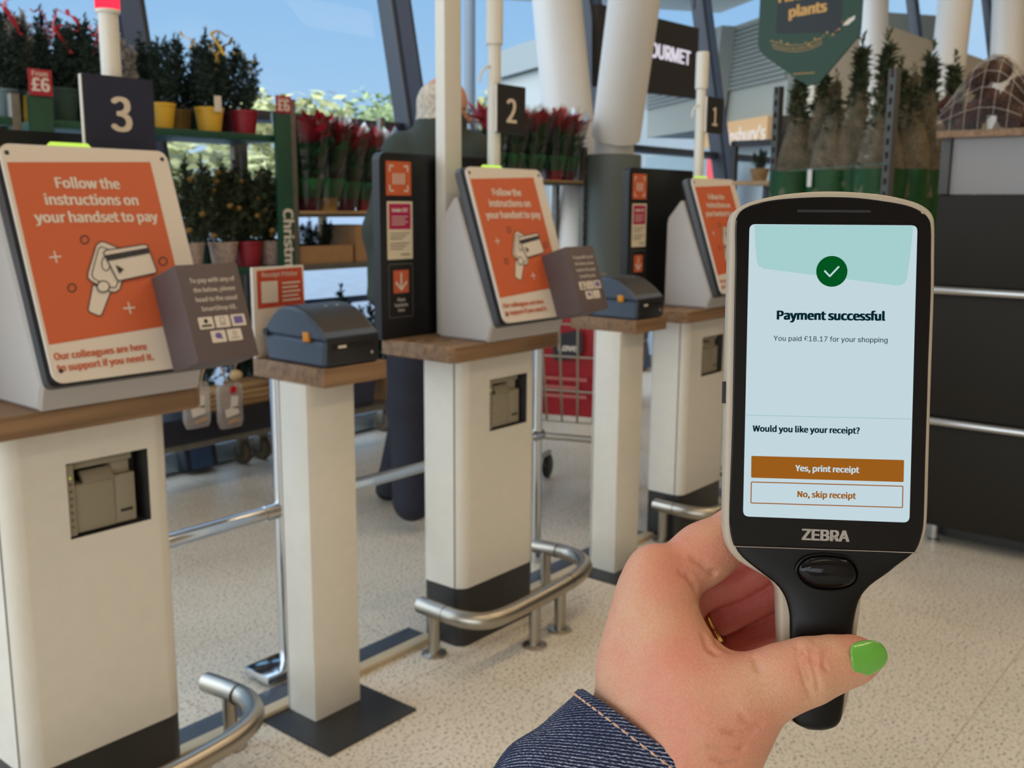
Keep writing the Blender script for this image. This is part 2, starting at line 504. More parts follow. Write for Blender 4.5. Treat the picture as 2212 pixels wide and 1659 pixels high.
# ------------------------------------------------------------------ self-checkout kiosks
KX = {3: 0.931, 2: 2.155, 1: 3.378}
SV = unit(vec(0, 0.143, 0.413)); NV = unit(np.cross(vec(1, 0, 0), SV))      # poster: up the slope, outward
PO = vec(2.045, 1.697, 0.937)
E1 = vec(1, 0, 0); E3 = vec(0, 0, 1)
def pp(px, py, dx):
    """where the photo's pixel meets the poster plane -> (x along, s up)"""
    r = ray(px, py); o = PO+vec(dx, 0, 0); k = ((o-CAM)@NV)/(r@NV); q = CAM+r*k-o
    return (q[0], q@SV)
D3 = KX[3]-2.155
def pc(a, b): return pp(a/3.456, 400+b/3.456, D3)
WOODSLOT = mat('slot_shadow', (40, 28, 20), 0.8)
PINK = mat('magenta_print', (176, 28, 84), 0.5)
PAPER = mat('leaflet_paper', (226, 214, 188), 0.6)
YLED = emission('lime_led', (200, 238, 96), 1.1)
REDLED = emission('red_beacon', (255, 48, 72), 1.6)
VIOLET = mat('violet_print', (112, 96, 168), 0.5)
RECESS = mat('recess_beige', (150, 142, 124), 0.6)
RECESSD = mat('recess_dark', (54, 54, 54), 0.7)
GREYM = mat('slab_grey', (70, 71, 75), 0.4)

def ring(mb, pts, w, O, U, V, off):
    O, U, V = (np.asarray(q, float) for q in (O, U, V)); n = unit(np.cross(U, V)); a = inset(pts, w/2); b = inset(pts, -w/2)
    m = len(pts); vs = [O+U*p[0]+V*p[1]+n*off for p in list(a)+list(b)]
    return mb.add(vs, [(i, (i+1) % m, m+(i+1) % m, m+i) for i in range(m)])
def stroke(mb, a, b, w, O, U, V, off):
    a = np.asarray(a, float); b = np.asarray(b, float); d = unit(b-a); q = vec(-d[1], d[0])*w/2
    return mb.sheet([a-q, b-q, b+q, a+q], O, U, V, off)

def kiosk(num, label, led_px, pole_x, sign_x, sign_z, cap_z, polelen, beacon=None):
    dx = KX[num]-2.155
    D = vec(dx, 0, 0)
    t = thing('checkout_kiosk', label, 'self-checkout', (KX[num], 1.875, 0), 'self-checkout kiosks in a row')
    # cabinet: rounded pillar with an opening in its front
    xa, xb, ya, yb, z0, z1 = 1.985+dx, 2.325+dx, 1.80, 1.95, 0.175, 0.84
    out = rrect(xa, ya, xb, yb, (0.015, 0.015, 0.035, 0.035), 5)
    i0 = 18                                  # outline index: 0-5 back right, 6-11 back left, 12-17 front left, 18-23 front right
    loop = out[18:]+out[:18]
    mb = MB().loft([[(p[0], p[1], z0) for p in loop], [(p[0], p[1], z1) for p in loop]], cap=False, closed=False)
    fl, fr = xa+0.035, xb-0.035
    hx0, hx1, hz0, hz1 = 2.104+dx, 2.272+dx, 0.616, 0.764
    xs = [fl, hx0, hx1, fr]; zs = [z0, hz0, hz1, z1]
    for i in range(3):
        for j in range(3):
            if not (i == 1 and j == 1):
                mb.add([(xs[i], ya, zs[j]), (xs[i+1], ya, zs[j]), (xs[i+1], ya, zs[j+1]), (xs[i], ya, zs[j+1])], [(0, 1, 2, 3)])
    mb.add([(p[0], p[1], z0) for p in out], [tuple(range(len(out)))])
    cab = obj('cabinet', mb, WHITE, t)
    obj('seam', MB().box((xa-0.0006, 1.826, z0), (xa+0.002, 1.829, z1)), mat('seam_grey', (110, 108, 104), 0.7), cab)
    rc = MB()
    dp = ya+0.055
    rc.add([(hx0, ya, hz0), (hx1, ya, hz0), (hx1, ya, hz1), (hx0, ya, hz1), (hx0, dp, hz0), (hx1, dp, hz0), (hx1, dp, hz1), (hx0, dp, hz1)],
           [(0, 1, 5, 4), (1, 2, 6, 5), (2, 3, 7, 6), (3, 0, 4, 7), (4, 5, 6, 7)])
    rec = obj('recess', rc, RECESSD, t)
    # slip printer in the recess
    mod = MB().box((hx0+0.001, ya+0.004, hz0+0.004), (hx0+0.016, dp-0.004, hz1-0.003), 0.001)
    mod.box((hx0+0.017, ya+0.008, hz0+0.006), (hx0+0.098, dp-0.004, hz0+0.101), 0.002)
    mod.box((hx0+0.099, ya+0.009, hz0+0.006), (hx0+0.142, dp-0.004, hz0+0.104), 0.002)
    mod.box((hx0+0.017, ya+0.012, hz1-0.017), (hx0+0.14, dp-0.004, hz1-0.003), 0.003)
    mod.box((hx0+0.099, ya+0.018, hz0+0.104), (hx0+0.136, dp-0.004, hz1-0.018), 0.002)
    mod.obox((hx0+0.036, ya+0.002, hz0+0.104), (0.062, 0, 0), (0, 0.022, 0.020), (0, 0.008, -0.006), 0.0015)
    md = obj('slip_printer', mod, RECESS, t)
    obj('paper_slot', MB().box((hx0+0.109, ya+0.0075, hz0+0.028), (hx0+0.134, ya+0.012, hz0+0.033)), BLACK, md)
    dots = MB()
    for k in range(7):
        dots.box((hx0+0.006, ya+0.003, hz0+0.02+k*0.014), (hx0+0.011, ya+0.006, hz0+0.024+k*0.014))
    obj('indicator_marks', dots, mat('slot_grey', (96, 92, 84), 0.6), md)
    obj('status_lamp', MB().ball((hx0+0.0085, ya+0.004, hz1-0.03), 0.0022, 5), emission('lamp_yellow', (214, 206, 84), 0.8), md)
    pl = [tuple(p) for p in inset(rrect(xa, ya, xb, yb, (0.015, 0.015, 0.035, 0.035), 5), 0.0015)]
    obj('plinth', MB().loft([[(p[0], p[1], z) for p in pl] for z in (0.0, 0.176)]), PLINTH, t)
    # counter
    ct = rrect(1.905+dx, 1.755, 2.385+dx, 2.03, (0.03, 0.01, 0.022, 0.035), 5)
    ins = inset(ct, 0.003)
    co = obj('counter', MB().loft([[(p[0], p[1], 0.837) for p in ins], [(p[0], p[1], 0.840) for p in ct], [(p[0], p[1], 0.877) for p in ct], [(p[0], p[1], 0.880) for p in ins]]), OAK, t)
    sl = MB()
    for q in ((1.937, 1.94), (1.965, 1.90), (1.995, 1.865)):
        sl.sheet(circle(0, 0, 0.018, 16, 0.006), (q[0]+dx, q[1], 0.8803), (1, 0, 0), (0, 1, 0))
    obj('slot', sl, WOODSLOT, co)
    # housing behind the screen
    prof = [(1.755, 0.8805), (1.735, 0.934), (1.742, 0.940), (1.868, 1.268), (1.880, 1.266), (1.929, 1.205), (1.933, 1.185), (1.935, 0.8805)]
    hs = MB()
    hs.prism(prof, (2.04+dx, 0, 0), (0, 1, 0), (0, 0, 1), (0.33, 0, 0), bev=0.006)
    ho = obj('terminal_housing', hs, GREYH, t)
    # perforated lip under the poster
    pf = MB()
    for r in range(3):
        for k in range(38):
            q = vec(2.06+dx+k*0.0062+(r % 2)*0.003, 1.7345-0.0006+0.0037*(2-r)*0, 0)
            z = 0.929-r*0.005
            y = 1.735+(0.934-z)*(0.020/0.0535)-0.0008
            pf.add([(q[0], y, z), (q[0]+0.0026, y, z), (q[0]+0.0026, y-0.0001, z+0.0022), (q[0], y-0.0001, z+0.0022)], [(0, 1, 2, 3)])
    obj('vent_holes', pf, mat('hole_grey', (110, 106, 102), 0.8), ho)
    O = PO+D
    # slab (screen body) between housing and poster
    sb = rrect(-0.004, -0.004, 0.331, 0.441, 0.014, 4)
    sb2 = inset(sb, 0.010)
    sm = MB().loft([[O+E1*p[0]+SV*p[1]+NV*n for p in q] for q, n in ((sb2, -0.047), (sb, -0.036), (sb, -0.016))])
    slab = obj('screen_slab', sm, GREYM, t)
    obj('gap', MB().loft([[O+E1*p[0]+SV*p[1]+NV*n for p in inset(sb, 0.004)] for n in (-0.0165, -0.005)]), BLACK, slab)
    ps = rrect(0, 0, 0.329, 0.437, 0.02, 6)
    poster = obj('poster', MB().loft([[O+E1*p[0]+SV*p[1]+NV*n for p in ps] for n in (-0.006, 0.0)]), PRINTW, t)
    e = 0.0006
    obj('orange_field', MB().sheet([pp(14.5, 350.5, D3), pp(105.6, 745, D3), (0.288, 0.086), (0.288, 0.413)], O, E1, SV, e), ORANGE, poster)
    lt = MB(); lb = MB()
    for s, a, b in (('Follow the', (121, 406), (260, 408)), ('instructions on', (98, 442), (300, 443.5)), ('your handset to pay', (75, 477), (343, 482))):
        p0, p1 = pp(*a, D3), pp(*b, D3)
        text(lt, s, O+E1*((p0[0]+p1[0])/2)+SV*((p0[1]+p1[1])/2)+NV*2*e, E1, SV, width=p1[0]-p0[0], bold=0.020)
    for s, a, b in (('Our colleagues are here', (117, 777), (318, 756)), ('to support if you need it.', (124, 801), (333, 779))):
        p0, p1 = pp(*a, D3), pp(*b, D3)
        text(lb, s, O+E1*((p0[0]+p1[0])/2)+SV*((p0[1]+p1[1])/2)+NV*2*e, E1, SV, width=p1[0]-p0[0], bold=0.018)
    obj('heading_lettering', lt, PRINTW, poster); obj('footer_lettering', lb, ORANGE, poster)
    # picture of a handset and a bank card
    fill = MB(); line = MB(); deco = MB(); fill2 = MB(); line2 = MB()
    def shape(pts, f, l, lv, w=0.0022, r=None):
        P = [pc(*p) for p in pts]
        if r: P = smooth_loop(P, 3)
        f.sheet(P, O, E1, SV, e*lv); ring(l, P, w, O, E1, SV, e*(lv+0.5))
    shape([(690, 745), (825, 795), (758, 968), (735, 978), (668, 950), (655, 930)], fill, line, 2)
    shape([(745, 425), (770, 425), (905, 480), (920, 500), (915, 700), (890, 780), (860, 800), (825, 800), (670, 715), (650, 690), (655, 650), (715, 450)], fill, line, 3)
    shape([(750, 462), (880, 510), (885, 700), (860, 765), (830, 768), (695, 700), (680, 670), (730, 480)], fill, line, 4, 0.0018)
    shape(circle(785, 590, 32, 16, 52), fill, line, 5, 0.0018)
    shape(circle(765, 760, 46, 18, 42), fill2, line2, 5)
    shape([(765, 510), (780, 492), (1070, 447), (1090, 455), (1162, 645), (1155, 660), (885, 718), (868, 712)], fill2, line2, 7)
    line2.sheet([pc(772, 530), pc(1096, 472), pc(1110, 512), pc(795, 572)], O, E1, SV, e*9)
    line2.sheet([pc(852, 600), pc(915, 633), pc(882, 668)], O, E1, SV, e*9)
    for c in ((630, 408), (535, 768), (1215, 570)):
        ring(line2, [pc(*q) for q in circle(*c, 30, 16)], 0.0024, O, E1, SV, e*2)
    for c in ((410, 537), (962, 918)):
        a, b = pc(c[0]-44, c[1]+4), pc(c[0]+44, c[1]-4); stroke(deco, a, b, 0.0028, O, E1, SV, e*2)
        a, b = pc(c[0]-8, c[1]-44), pc(c[0]+12, c[1]+44); stroke(deco, a, b, 0.0028, O, E1, SV, e*2)
    obj('handset_picture', fill, PRINTW, poster); obj('handset_outline', line, INK, poster)
    obj('card_picture', fill2, PRINTW, poster); obj('card_outline', line2, INK, poster); obj('plus_marks', deco, PRINTW, poster)
    for c in ((0.012, 0.42), (0.316, 0.42), (0.016, 0.022), (0.262, 0.022)):
        obj('screw', MB().lathe([(0.0042, 0), (0.0042, 0.001), (0.003, 0.0018)], O+E1*c[0]+SV*c[1], 12, NV), INK, poster)
    # card notice box on the right side
    bo = O+E1*0.230+SV*-0.010+NV*0.0005
    bx = obj('notice_box', MB().obox(bo, E1*0.136, SV*0.188, NV*0.088, 0.0008), BROWN, t)
    fo = bo+NV*(0.088+0.0005); tl = MB()
    for i, (s, w_) in enumerate((('To pay with any of', 0.100), ('the below, please', 0.092), ('head to the usual', 0.092), ('SmartShop till.', 0.078))):
        text(tl, s, fo+E1*0.072+SV*(0.152-0.0185*i), E1, SV, width=w_, bold=0.008)
    obj('notice_lettering', tl, PRINTW, bx)
    for i, (a, b) in enumerate(((0.020, 0.062), (0.056, 0.062), (0.092, 0.062), (0.040, 0.034), (0.076, 0.034))):
        tile = obj('logo_tile', MB().sheet(rrect(a, b, a+0.032, b+0.023, 0.002, 3), fo, E1, SV, 0.0001), PRINTW, bx)
        mk = MB(); q = fo+E1*(a+0.016)+SV*(b+0.013)
        if i == 2: mk.sheet(rrect(-0.010, -0.008, 0.010, 0.006, 0.001, 2), q, E1, SV, 0.0006)
        elif i == 3: mk.sheet(circle(0, 0.0, 0.0075, 14, 0.006), q, E1, SV, 0.0006); mk.sheet([(0.002, -0.004), (0.008, -0.009), (0.007, -0.001)], q, E1, SV, 0.0006)
        elif i == 0: mk.sheet(circle(0, 0.002, 0.0045, 10), q, E1, SV, 0.0006); mk.sheet(rrect(-0.011, -0.009, 0.011, -0.005, 0.0005, 1), q, E1, SV, 0.0006)
        elif i == 1: ring(mk, rrect(-0.005, -0.003, 0.005, 0.006, 0.001, 2), 0.0012, q, E1, SV, 0.0006); mk.sheet(rrect(-0.007, -0.008, 0.007, -0.006, 0.0005, 1), q, E1, SV, 0.0006)
        else: ring(mk, circle(0, 0.001, 0.004, 12), 0.0012, q, E1, SV, 0.0006); mk.sheet(rrect(-0.010, -0.008, 0.010, -0.0065, 0.0005, 1), q, E1, SV, 0.0006)
        obj('logo_mark', mk, VIOLET if i in (2, 3) else mat('grey_print', (120, 120, 120), 0.6) if i else INK, tile)
    # handset return panel behind
    rp = rrect(1.882+dx, 0.8805, 2.358+dx, 1.385, (0.022, 0.022, 0.002, 0.002), 5)
    pan = obj('return_panel', MB().prism(rp, (0, 2.0, 0), (1, 0, 0), (0, 0, 1), (0, 0.028, 0)), BLACK, t)
    y = 2.0-0.0006
    Of = vec(dx, y, 0)
    def stick(name, m, x0, z0_, x1, z1_, lv=1):
        return obj(name, MB().sheet([(x0, z0_), (x1, z0_), (x1, z1_), (x0, z1_)], Of+vec(0, -0.0004*lv, 0), E1, E3), m, pan)
    stick('scan_sticker', ORANGE, 1.905, 1.272, 2.0, 1.363)
    sc = MB(); o1 = Of+vec(1.9525, -0.0010, 1.3175)
    for sx_ in (-1, 1):
        for sz in (-1, 1):
            stroke(sc, (sx_*0.034, sz*0.033), (sx_*0.034, sz*0.018), 0.005, o1, E1, E3, 0); stroke(sc, (sx_*0.0365, sz*0.033), (sx_*0.02, sz*0.033), 0.005, o1, E1, E3, 0)
    for k in range(5):
        stroke(sc, (-0.02+k*0.01, -0.016), (-0.02+k*0.01, 0.014), 0.0045, o1, E1, E3, 0)
    obj('scan_symbol', sc, PRINTW, pan)
    stick('leaflet', PAPER, 1.907, 1.099, 2.004, 1.256); stick('leaflet_header', PINK, 1.914, 1.181, 1.997, 1.250, 2)
    lf = MB(); text(lf, 'Under 25?', Of+vec(1.955, -0.0014, 1.228), E1, E3, width=0.06, bold=0.03)
    for k in range(4):
        stroke(lf, (1.924, 1.215-0.007*k), (1.985-0.01*(k % 2), 1.215-0.007*k), 0.002, Of+vec(0, -0.0014, 0), E1, E3, 0)
    obj('leaflet_lettering', lf, PRINTW, pan)
    lf2 = MB()
    for k in range(6):
        zz = 1.170-0.0075*k-(0.005 if k > 2 else 0)
        stroke(lf2, (1.916, zz), (1.990-0.012*(k % 3), zz), 0.0022, Of+vec(0, -0.0014, 0), E1, E3, 0)
    text(lf2, "Sainsbury's", Of+vec(1.975, -0.0014, 1.110), E1, E3, width=0.036, bold=0.02)
    obj('leaflet_small_print', lf2, mat('grey_ink', (120, 112, 104), 0.7), pan)
    bd = MB(); ring(bd, rrect(1.911, 0.939, 2.002, 1.086, 0.003, 2), 0.0016, Of+vec(0, -0.0004, 0), E1, E3, 0)
    obj('arrow_border', bd, mat('border_grey', (120, 116, 110), 0.6), pan)
    stick('arrow_sticker', ORANGE, 1.928, 1.006, 1.987, 1.069)
    ar = MB(); o2 = Of+vec(1.9575, -0.001, 1.0375)
    stroke(ar, (0, 0.024), (0, -0.02), 0.006, o2, E1, E3, 0); stroke(ar, (-0.021, -0.001), (0.002, -0.024), 0.006, o2, E1, E3, 0.0002); stroke(ar, (0.021, -0.001), (-0.002, -0.024), 0.006, o2, E1, E3, 0.0003)
    for i, (s, w_) in enumerate((('Place', 0.030), ('handsets', 0.050), ('here', 0.025))):
        text(ar, s, Of+vec(1.957, -0.001, 0.983-0.0145*i), E1, E3, width=w_, bold=0.008)
    obj('arrow_and_lettering', ar, PRINTW, pan)
    # status light on the screen's top edge
    lp0, lp1 = onY(*led_px[0], 1.868), onY(*led_px[1], 1.868)
    zt_ = PO[2]+0.441*SV[2]; yt = PO[1]+0.441*SV[1]
    c0, c1 = vec(lp0[0], yt+0.024, zt_-0.006), vec(lp1[0], yt+0.024, zt_-0.006)
    obj('status_light', MB().tube([c0-E1*0.006, c0, c1, c1+E1*0.006], [0.006, 0.011, 0.011, 0.006], 10), YLED, t)
    # pole with its lamp cap and number board
    px_, py_ = pole_x, 1.922
    po = obj('pole', MB().lathe([(0.019, 1.18), (0.019, polelen)], (px_, py_, 0), 18), WHITE, t)
    if beacon:
        obj('lamp_cap', MB().lathe([(0.022, cap_z), (0.0235, cap_z+0.002), (0.0235, cap_z+0.007)], (px_, py_, 0), 18), WHITE, po)
        obj('red_lamp', MB().lathe([(0.0232, cap_z+0.006), (0.0232, cap_z+0.11), (0.02, cap_z+0.118)], (px_, py_, 0), 18), REDLED, po)
    else:
        obj('lamp_cap', MB().lathe([(0.021, cap_z-0.004), (0.0245, cap_z), (0.0245, cap_z+0.128), (0.021, cap_z+0.132)], (px_, py_, 0), 18), WHITE, po)
        hk = [vec(px_-0.018, py_, cap_z-0.075)+vec(-0.045*math.sin(a)*1.0, 0, -0.045*(1-math.cos(a))+0.012) for a in np.linspace(0, 1.6, 8)]
        obj('hook', MB().tube(hk, 0.0035, 8), WHITE, po)
    sx0, sx1 = sign_x; sz0, sz1 = sign_z
    bd_ = obj('number_board', MB().prism(rrect(sx0, sz0, sx1, sz1, 0.003, 2), (0, 1.893, 0), (1, 0, 0), (0, 0, 1), (0, 0.009, 0)), NAVY if num == 3 else SIGNBLK, t)
    obj('board_edge', MB().box((sx0-0.0022, 1.8935, sz0+0.002), (sx0-0.0001, 1.9015, sz1-0.002)), PRINTW, bd_)
    dg = MB(); vs, fs = text_raw(str(num), 0.013); hgt = vs[:, 1].max()-vs[:, 1].min()
    H_ = (1.588-1.452)*0.50
    text(dg, str(num), (0.5*(sx0+sx1)+(0.002 if num == 3 else 0.0), 1.8925, (sz1-0.036-H_)), E1, E3, size=H_/hgt, bold=0.013, xscale=1.0)
    obj('digit', dg, mat('digit_white', (222, 208, 190), 0.6), bd_)
    return t

kiosk(3, 'white self-checkout kiosk numbered 3, nearest the camera, with a red lamp above', ((108, 306), (185, 306)), 1.090, (1.012, 1.162), (1.352, 1.492), 1.613, 1.615, True)
kiosk(2, 'white self-checkout kiosk numbered 2, in the middle of the row', ((1043, 352), (1077, 353)), 2.262, (2.242, 2.370), (1.452, 1.587), 1.698, 1.70)
kiosk(1, 'white self-checkout kiosk numbered 1, farthest and partly behind the handset', ((1502, 375), (1522, 375)), 3.466, (3.463, 3.590), (1.522, 1.655), 1.684, 1.69)

# ------------------------------------------------------------------ receipt stands and printers
PRD = mat('printer_blue_grey', (70, 84, 104), 0.45, bump=0.1, bscale=900)
PRT = mat('printer_lid', (46, 43, 42), 0.5, bump=0.1, bscale=900)
PRF = mat('printer_front', (36, 37, 40), 0.4)
AMBER = mat('amber_latch', (232, 150, 24), 0.4)
def stand(dx, dz, label, board):
    t = thing('receipt_stand', label, 'stand', (1.517+dx, 1.84, 0), 'receipt stands between the kiosks')
    D = vec(dx, 0, 0)
    obj('base_plate', MB().box((1.369+dx, 1.65, 0.0), (1.650+dx, 1.925, 0.006), 0.001), CHARC, t)
    p = obj('post', MB().box((1.445+dx, 1.79, 0.006), (1.590+dx, 1.895, 0.838), 0.002), WHITE, t)
    obj('seam', MB().box((1.4444+dx, 1.888, 0.006), (1.446+dx, 1.8905, 0.838)), mat('seam_grey', (110, 108, 104), 0.7), p)
    obj('counter', MB().box((1.456+dx, 1.738, 0.836), (1.650+dx, 2.0, 0.880), 0.002), OAK, t)
    if board:
        b = obj('back_board', MB().box((1.453+dx, 1.984, 0.8805), (1.606+dx, 1.994, 1.098), 0.001), PRINTW, t)
        O = vec(dx, 1.984-0.0006, 0)
        obj('red_sign', MB().sheet([(1.464, 0.999), (1.604, 1.003), (1.599, 1.094), (1.464, 1.090)], O, E1, E3), mat('vermilion_print', (198, 74, 50), 0.5), b)
        l = MB(); text(l, 'Receipt Printer', O+vec(1.532, -0.0006, 1.074), E1, E3, width=0.108, bold=0.008)
        for k in range(5):
            stroke(l, (1.537, 1.057-0.0105*k), (1.592-0.006*(k % 2), 1.058-0.0105*k), 0.004, O+vec(0, -0.0006, 0), E1, E3, 0)
        obj('sign_lettering', l, PRINTW, b)
        obj('white_square', MB().sheet([(1.475, 1.012), (1.524, 1.012), (1.524, 1.064), (1.475, 1.064)], O+vec(0, -0.0006, 0), E1, E3), PRINTW, b)
    return t
def printer(dx, label):
    t = thing('receipt_printer', label, 'printer', (1.55+dx, 1.86, 0.88), 'receipt printers on the stands')
    xa, xb = 1.462+dx, 1.632+dx
    zb = 0.8806
    low = [(1.748, zb), (1.744, zb+0.01), (1.741, 0.940), (1.760, 0.9405), (1.945, 0.944), (1.960, 0.940), (1.960, 0.915), (1.950, zb)]
    obj('base', MB().prism(low, (xa, 0, 0), (0, 1, 0), (0, 0, 1), (xb-xa, 0, 0), bev=0.007), PRD, t)
    top = [(1.742, 0.9415), (1.742, 0.950), (1.781, 0.982), (1.815, 1.003), (1.85, 1.013), (1.885, 1.013), (1.910, 1.004), (1.932, 0.988), (1.952, 0.967), (1.962, 0.950), (1.955, 0.9445)]
    lid = obj('lid', MB().prism(top, (xa, 0, 0), (0, 1, 0), (0, 0, 1), (xb-xa, 0, 0), bev=0.006), PRD, t)
    sk = [(1.744, 0.951), (1.781, 0.9835), (1.815, 1.0045), (1.85, 1.0145), (1.885, 1.0145), (1.905, 1.0075)]
    mb = MB().loft([[(x, p[0], p[1]) for x in np.linspace(xa+0.012, xb-0.012, 2)] for p in sk], cap=False, closed=False)
    obj('lid_top', mb, PRT, lid)
    obj('front_cover', MB().box((xa+0.008, 1.7375, zb+0.004), (xb-0.008, 1.7445, 0.948), 0.002), PRF, t)
    obj('tear_slot', MB().box((xa+0.018, 1.7362, 0.922), (xb-0.020, 1.7378, 0.934)), BLACK, t)
    obj('paper_edge', MB().box((xa+0.036, 1.7354, 0.924), (xa+0.060, 1.7364, 0.930)), PRINTW, t)
    obj('button', MB().lathe([(0.004, 0), (0.003, 0.001)], (xb-0.03, 1.7372, 0.905), 10, (0, -1, 0)), mat('pale_mark', (170, 168, 164), 0.5), t)
    obj('latch', MB().box((xa-0.0035, 1.793, 0.937), (xa+0.004, 1.814, 0.959), 0.001), AMBER, t)
    obj('hinge', MB().lathe([(0.009, 0), (0.009, 0.006)], (xa-0.003, 1.953, 0.948), 12, (1, 0, 0)), BLACK, t)
    mk = MB(); o = vec(0, 1.832, 1.0102)
    d = unit(vec(0, 0.035, 0.0099))
    mk.sheet(circle(1.545+dx, 0, 0.004, 8), o, E1, d, 0.0012); mk.sheet([(1.572+dx, -0.004), (1.590+dx, 0.002), (1.580+dx, 0.005)], o, E1, d, 0.0012)
    obj('lid_mark', mk, mat('pale_mark', (170, 168, 164), 0.5), lid)
    return t
stand(0, 0, 'white post stand holding a receipt printer and red printer sign', True)
printer(0, 'dark receipt printer with amber latch in front of the red sign')
stand(1.307, 0, 'white post stand between kiosks 2 and 1, without any sign', False)
pr2 = printer(1.307, 'dark receipt printer partly hidden behind the brown box of kiosk 2')
single('paper_sheet', MB().obox((2.79, 1.955, 1.0155), (0.12, 0.0, 0), (0, 0.05, -0.02), (0, 0.0005, 0.001)), PRINTW, 'white paper lying on top of the farther receipt printer', 'paper')

# ------------------------------------------------------------------ floor channels, bumpers, chrome barrier
for i, (xa, xb) in enumerate(((0.1, 0.755), (1.105, 1.975), (2.33, 3.19), (3.56, 4.6))):
    c = struct('trim_%d' % (i+2), MB().box((xa, 1.935, 0.0), (xb, 2.005, 0.012), 0.002), mat('channel_dark', (74, 82, 94), 0.4))
    obj('cream_edge', MB().box((xa, 1.898, 0.0), (xb, 1.934, 0.016), 0.002), mat('channel_cream', (206, 190, 160), 0.5), c)

def bumper(dx, path, posts, label, collars):
    z = 0.137
    t = thing('bumper_rail', label, 'rail', (2.16+dx, 1.7, 0), 'steel bumper rails around the kiosks')
    P = [vec(x+dx, y, z) for x, y in smooth_loop(path, 5, False)]
    obj('tube', MB().tube(P, 0.0235, 16), STEEL, t)
    for x, y in posts:
        p = obj('post', MB().lathe([(0.017, 0.004), (0.017, z)], (x+dx, y, 0), 16), STEEL, t)
        obj('flange', MB().lathe([(0.036, 0.0), (0.036, 0.004), (0.032, 0.006)], (x+dx, y, 0), 20), STEEL, p)
    for a, b in collars:
        a = vec(*a); b = vec(*b); d = unit(np.append(b-a, 0)); c = np.append((a+b)/2, z)+vec(dx, 0, 0)
        obj('joint', MB().lathe([(0.0242, -0.0015), (0.0242, 0.0015)], c, 18, d), mat('joint_dark', (84, 74, 62), 0.5, metal=0.6), t)  # darker ring marks each joint in the tube
full = [(1.905, 1.885), (1.902, 1.80), (1.905, 1.73), (1.935, 1.675), (2.00, 1.655), (2.14, 1.656), (2.29, 1.664), (2.40, 1.682), (2.475, 1.722), (2.515, 1.795), (2.515, 1.87), (2.505, 1.945)]
bumper(0, full, [(1.911, 1.838), (2.137, 1.655), (2.270, 1.664), (2.507, 1.90)], 'curved steel bumper rail around the foot of kiosk 2', [((1.902, 1.80), (1.903, 1.77)), ((2.30, 1.665), (2.33, 1.669)), ((2.515, 1.84), (2.515, 1.87))])
b3 = [(x-0.03 if x < 2.3 else x, y) for x, y in full]
bumper(-1.257, full, [(1.911, 1.838), (2.137, 1.655), (2.27, 1.662), (2.512, 1.865)], 'curved steel bumper rail around the foot of kiosk 3, nearest', [((2.515, 1.82), (2.515, 1.85))])
bumper(1.262, full, [(1.909, 1.852), (2.137, 1.655), (2.27, 1.664), (2.507, 1.90)], 'curved steel bumper rail around the foot of kiosk 1, behind the hand', [((1.902, 1.815), (1.903, 1.785))])

t = thing('chrome_barrier', 'chrome barrier post with foot plate and side rail behind the near receipt stand', 'barrier', (1.56, 2.05, 0))
obj('foot_plate', MB().box((1.478, 2.02, 0.012), (1.60, 2.125, 0.034), 0.006), CHROME, t)
obj('post', MB().lathe([(0.020, 0.034), (0.020, 0.84)], (1.572, 2.06, 0), 18), CHROME, t)
obj('rail', MB().tube([(0.30, 2.06, 0.458), (1.60, 2.06, 0.461)], 0.0185, 16), CHROME, t)
obj('fitting', MB().tube([(1.515, 2.06, 0.4605), (1.575, 2.06, 0.461)], 0.021, 16), CHROME, t)
t = thing('chrome_barrier', 'chrome barrier post and rail running behind kiosk 2', 'barrier', (2.68, 2.07, 0))
obj('post', MB().lathe([(0.017, 0.0), (0.017, 0.86)], (2.68, 2.075, 0), 18), CHROME, t)
obj('rail', MB().tube([(1.63, 2.075, 0.466), (2.68, 2.075, 0.463)], 0.0175, 16), CHROME, t)
obj('fitting', MB().tube([(2.645, 2.075, 0.463), (2.70, 2.075, 0.463)], 0.021, 16), CHROME, t)
single('square_pole', MB().box((2.083, 1.948, 0.8805), (2.152, 1.984, CEIL), 0.003), WHITE, 'tall white square pole rising from the counter of kiosk 2', 'pole')
# ------------------------------------------------------------------ the handset
HR = np.array([0.0130, -0.0495, -0.0213]); HT = np.array([0.1151, 0.0042, -0.3629])
def rodr(r):
    a = np.linalg.norm(r); k = r/a; K = np.array([[0, -k[2], k[1]], [k[2], 0, -k[0]], [-k[1], k[0], 0]])
    return np.eye(3)+math.sin(a)*K+(1-math.cos(a))*K@K
_Q = rodr(HR)
_CB = np.stack([_R, _U, -_F], 1)              # camera axes in the world
HU, HV, HN = (_CB@_Q[:, i] for i in range(3))
HO = CAM+_CB@HT
def hs(px, py):
    r = ray(px, py); k = ((HO-CAM)@HN)/(r@HN); q = CAM+r*k-HO
    return (q@HU, q@HV)
def hw(u, v, n=0.0):
    return HO+HU*u+HV*v+HN*n

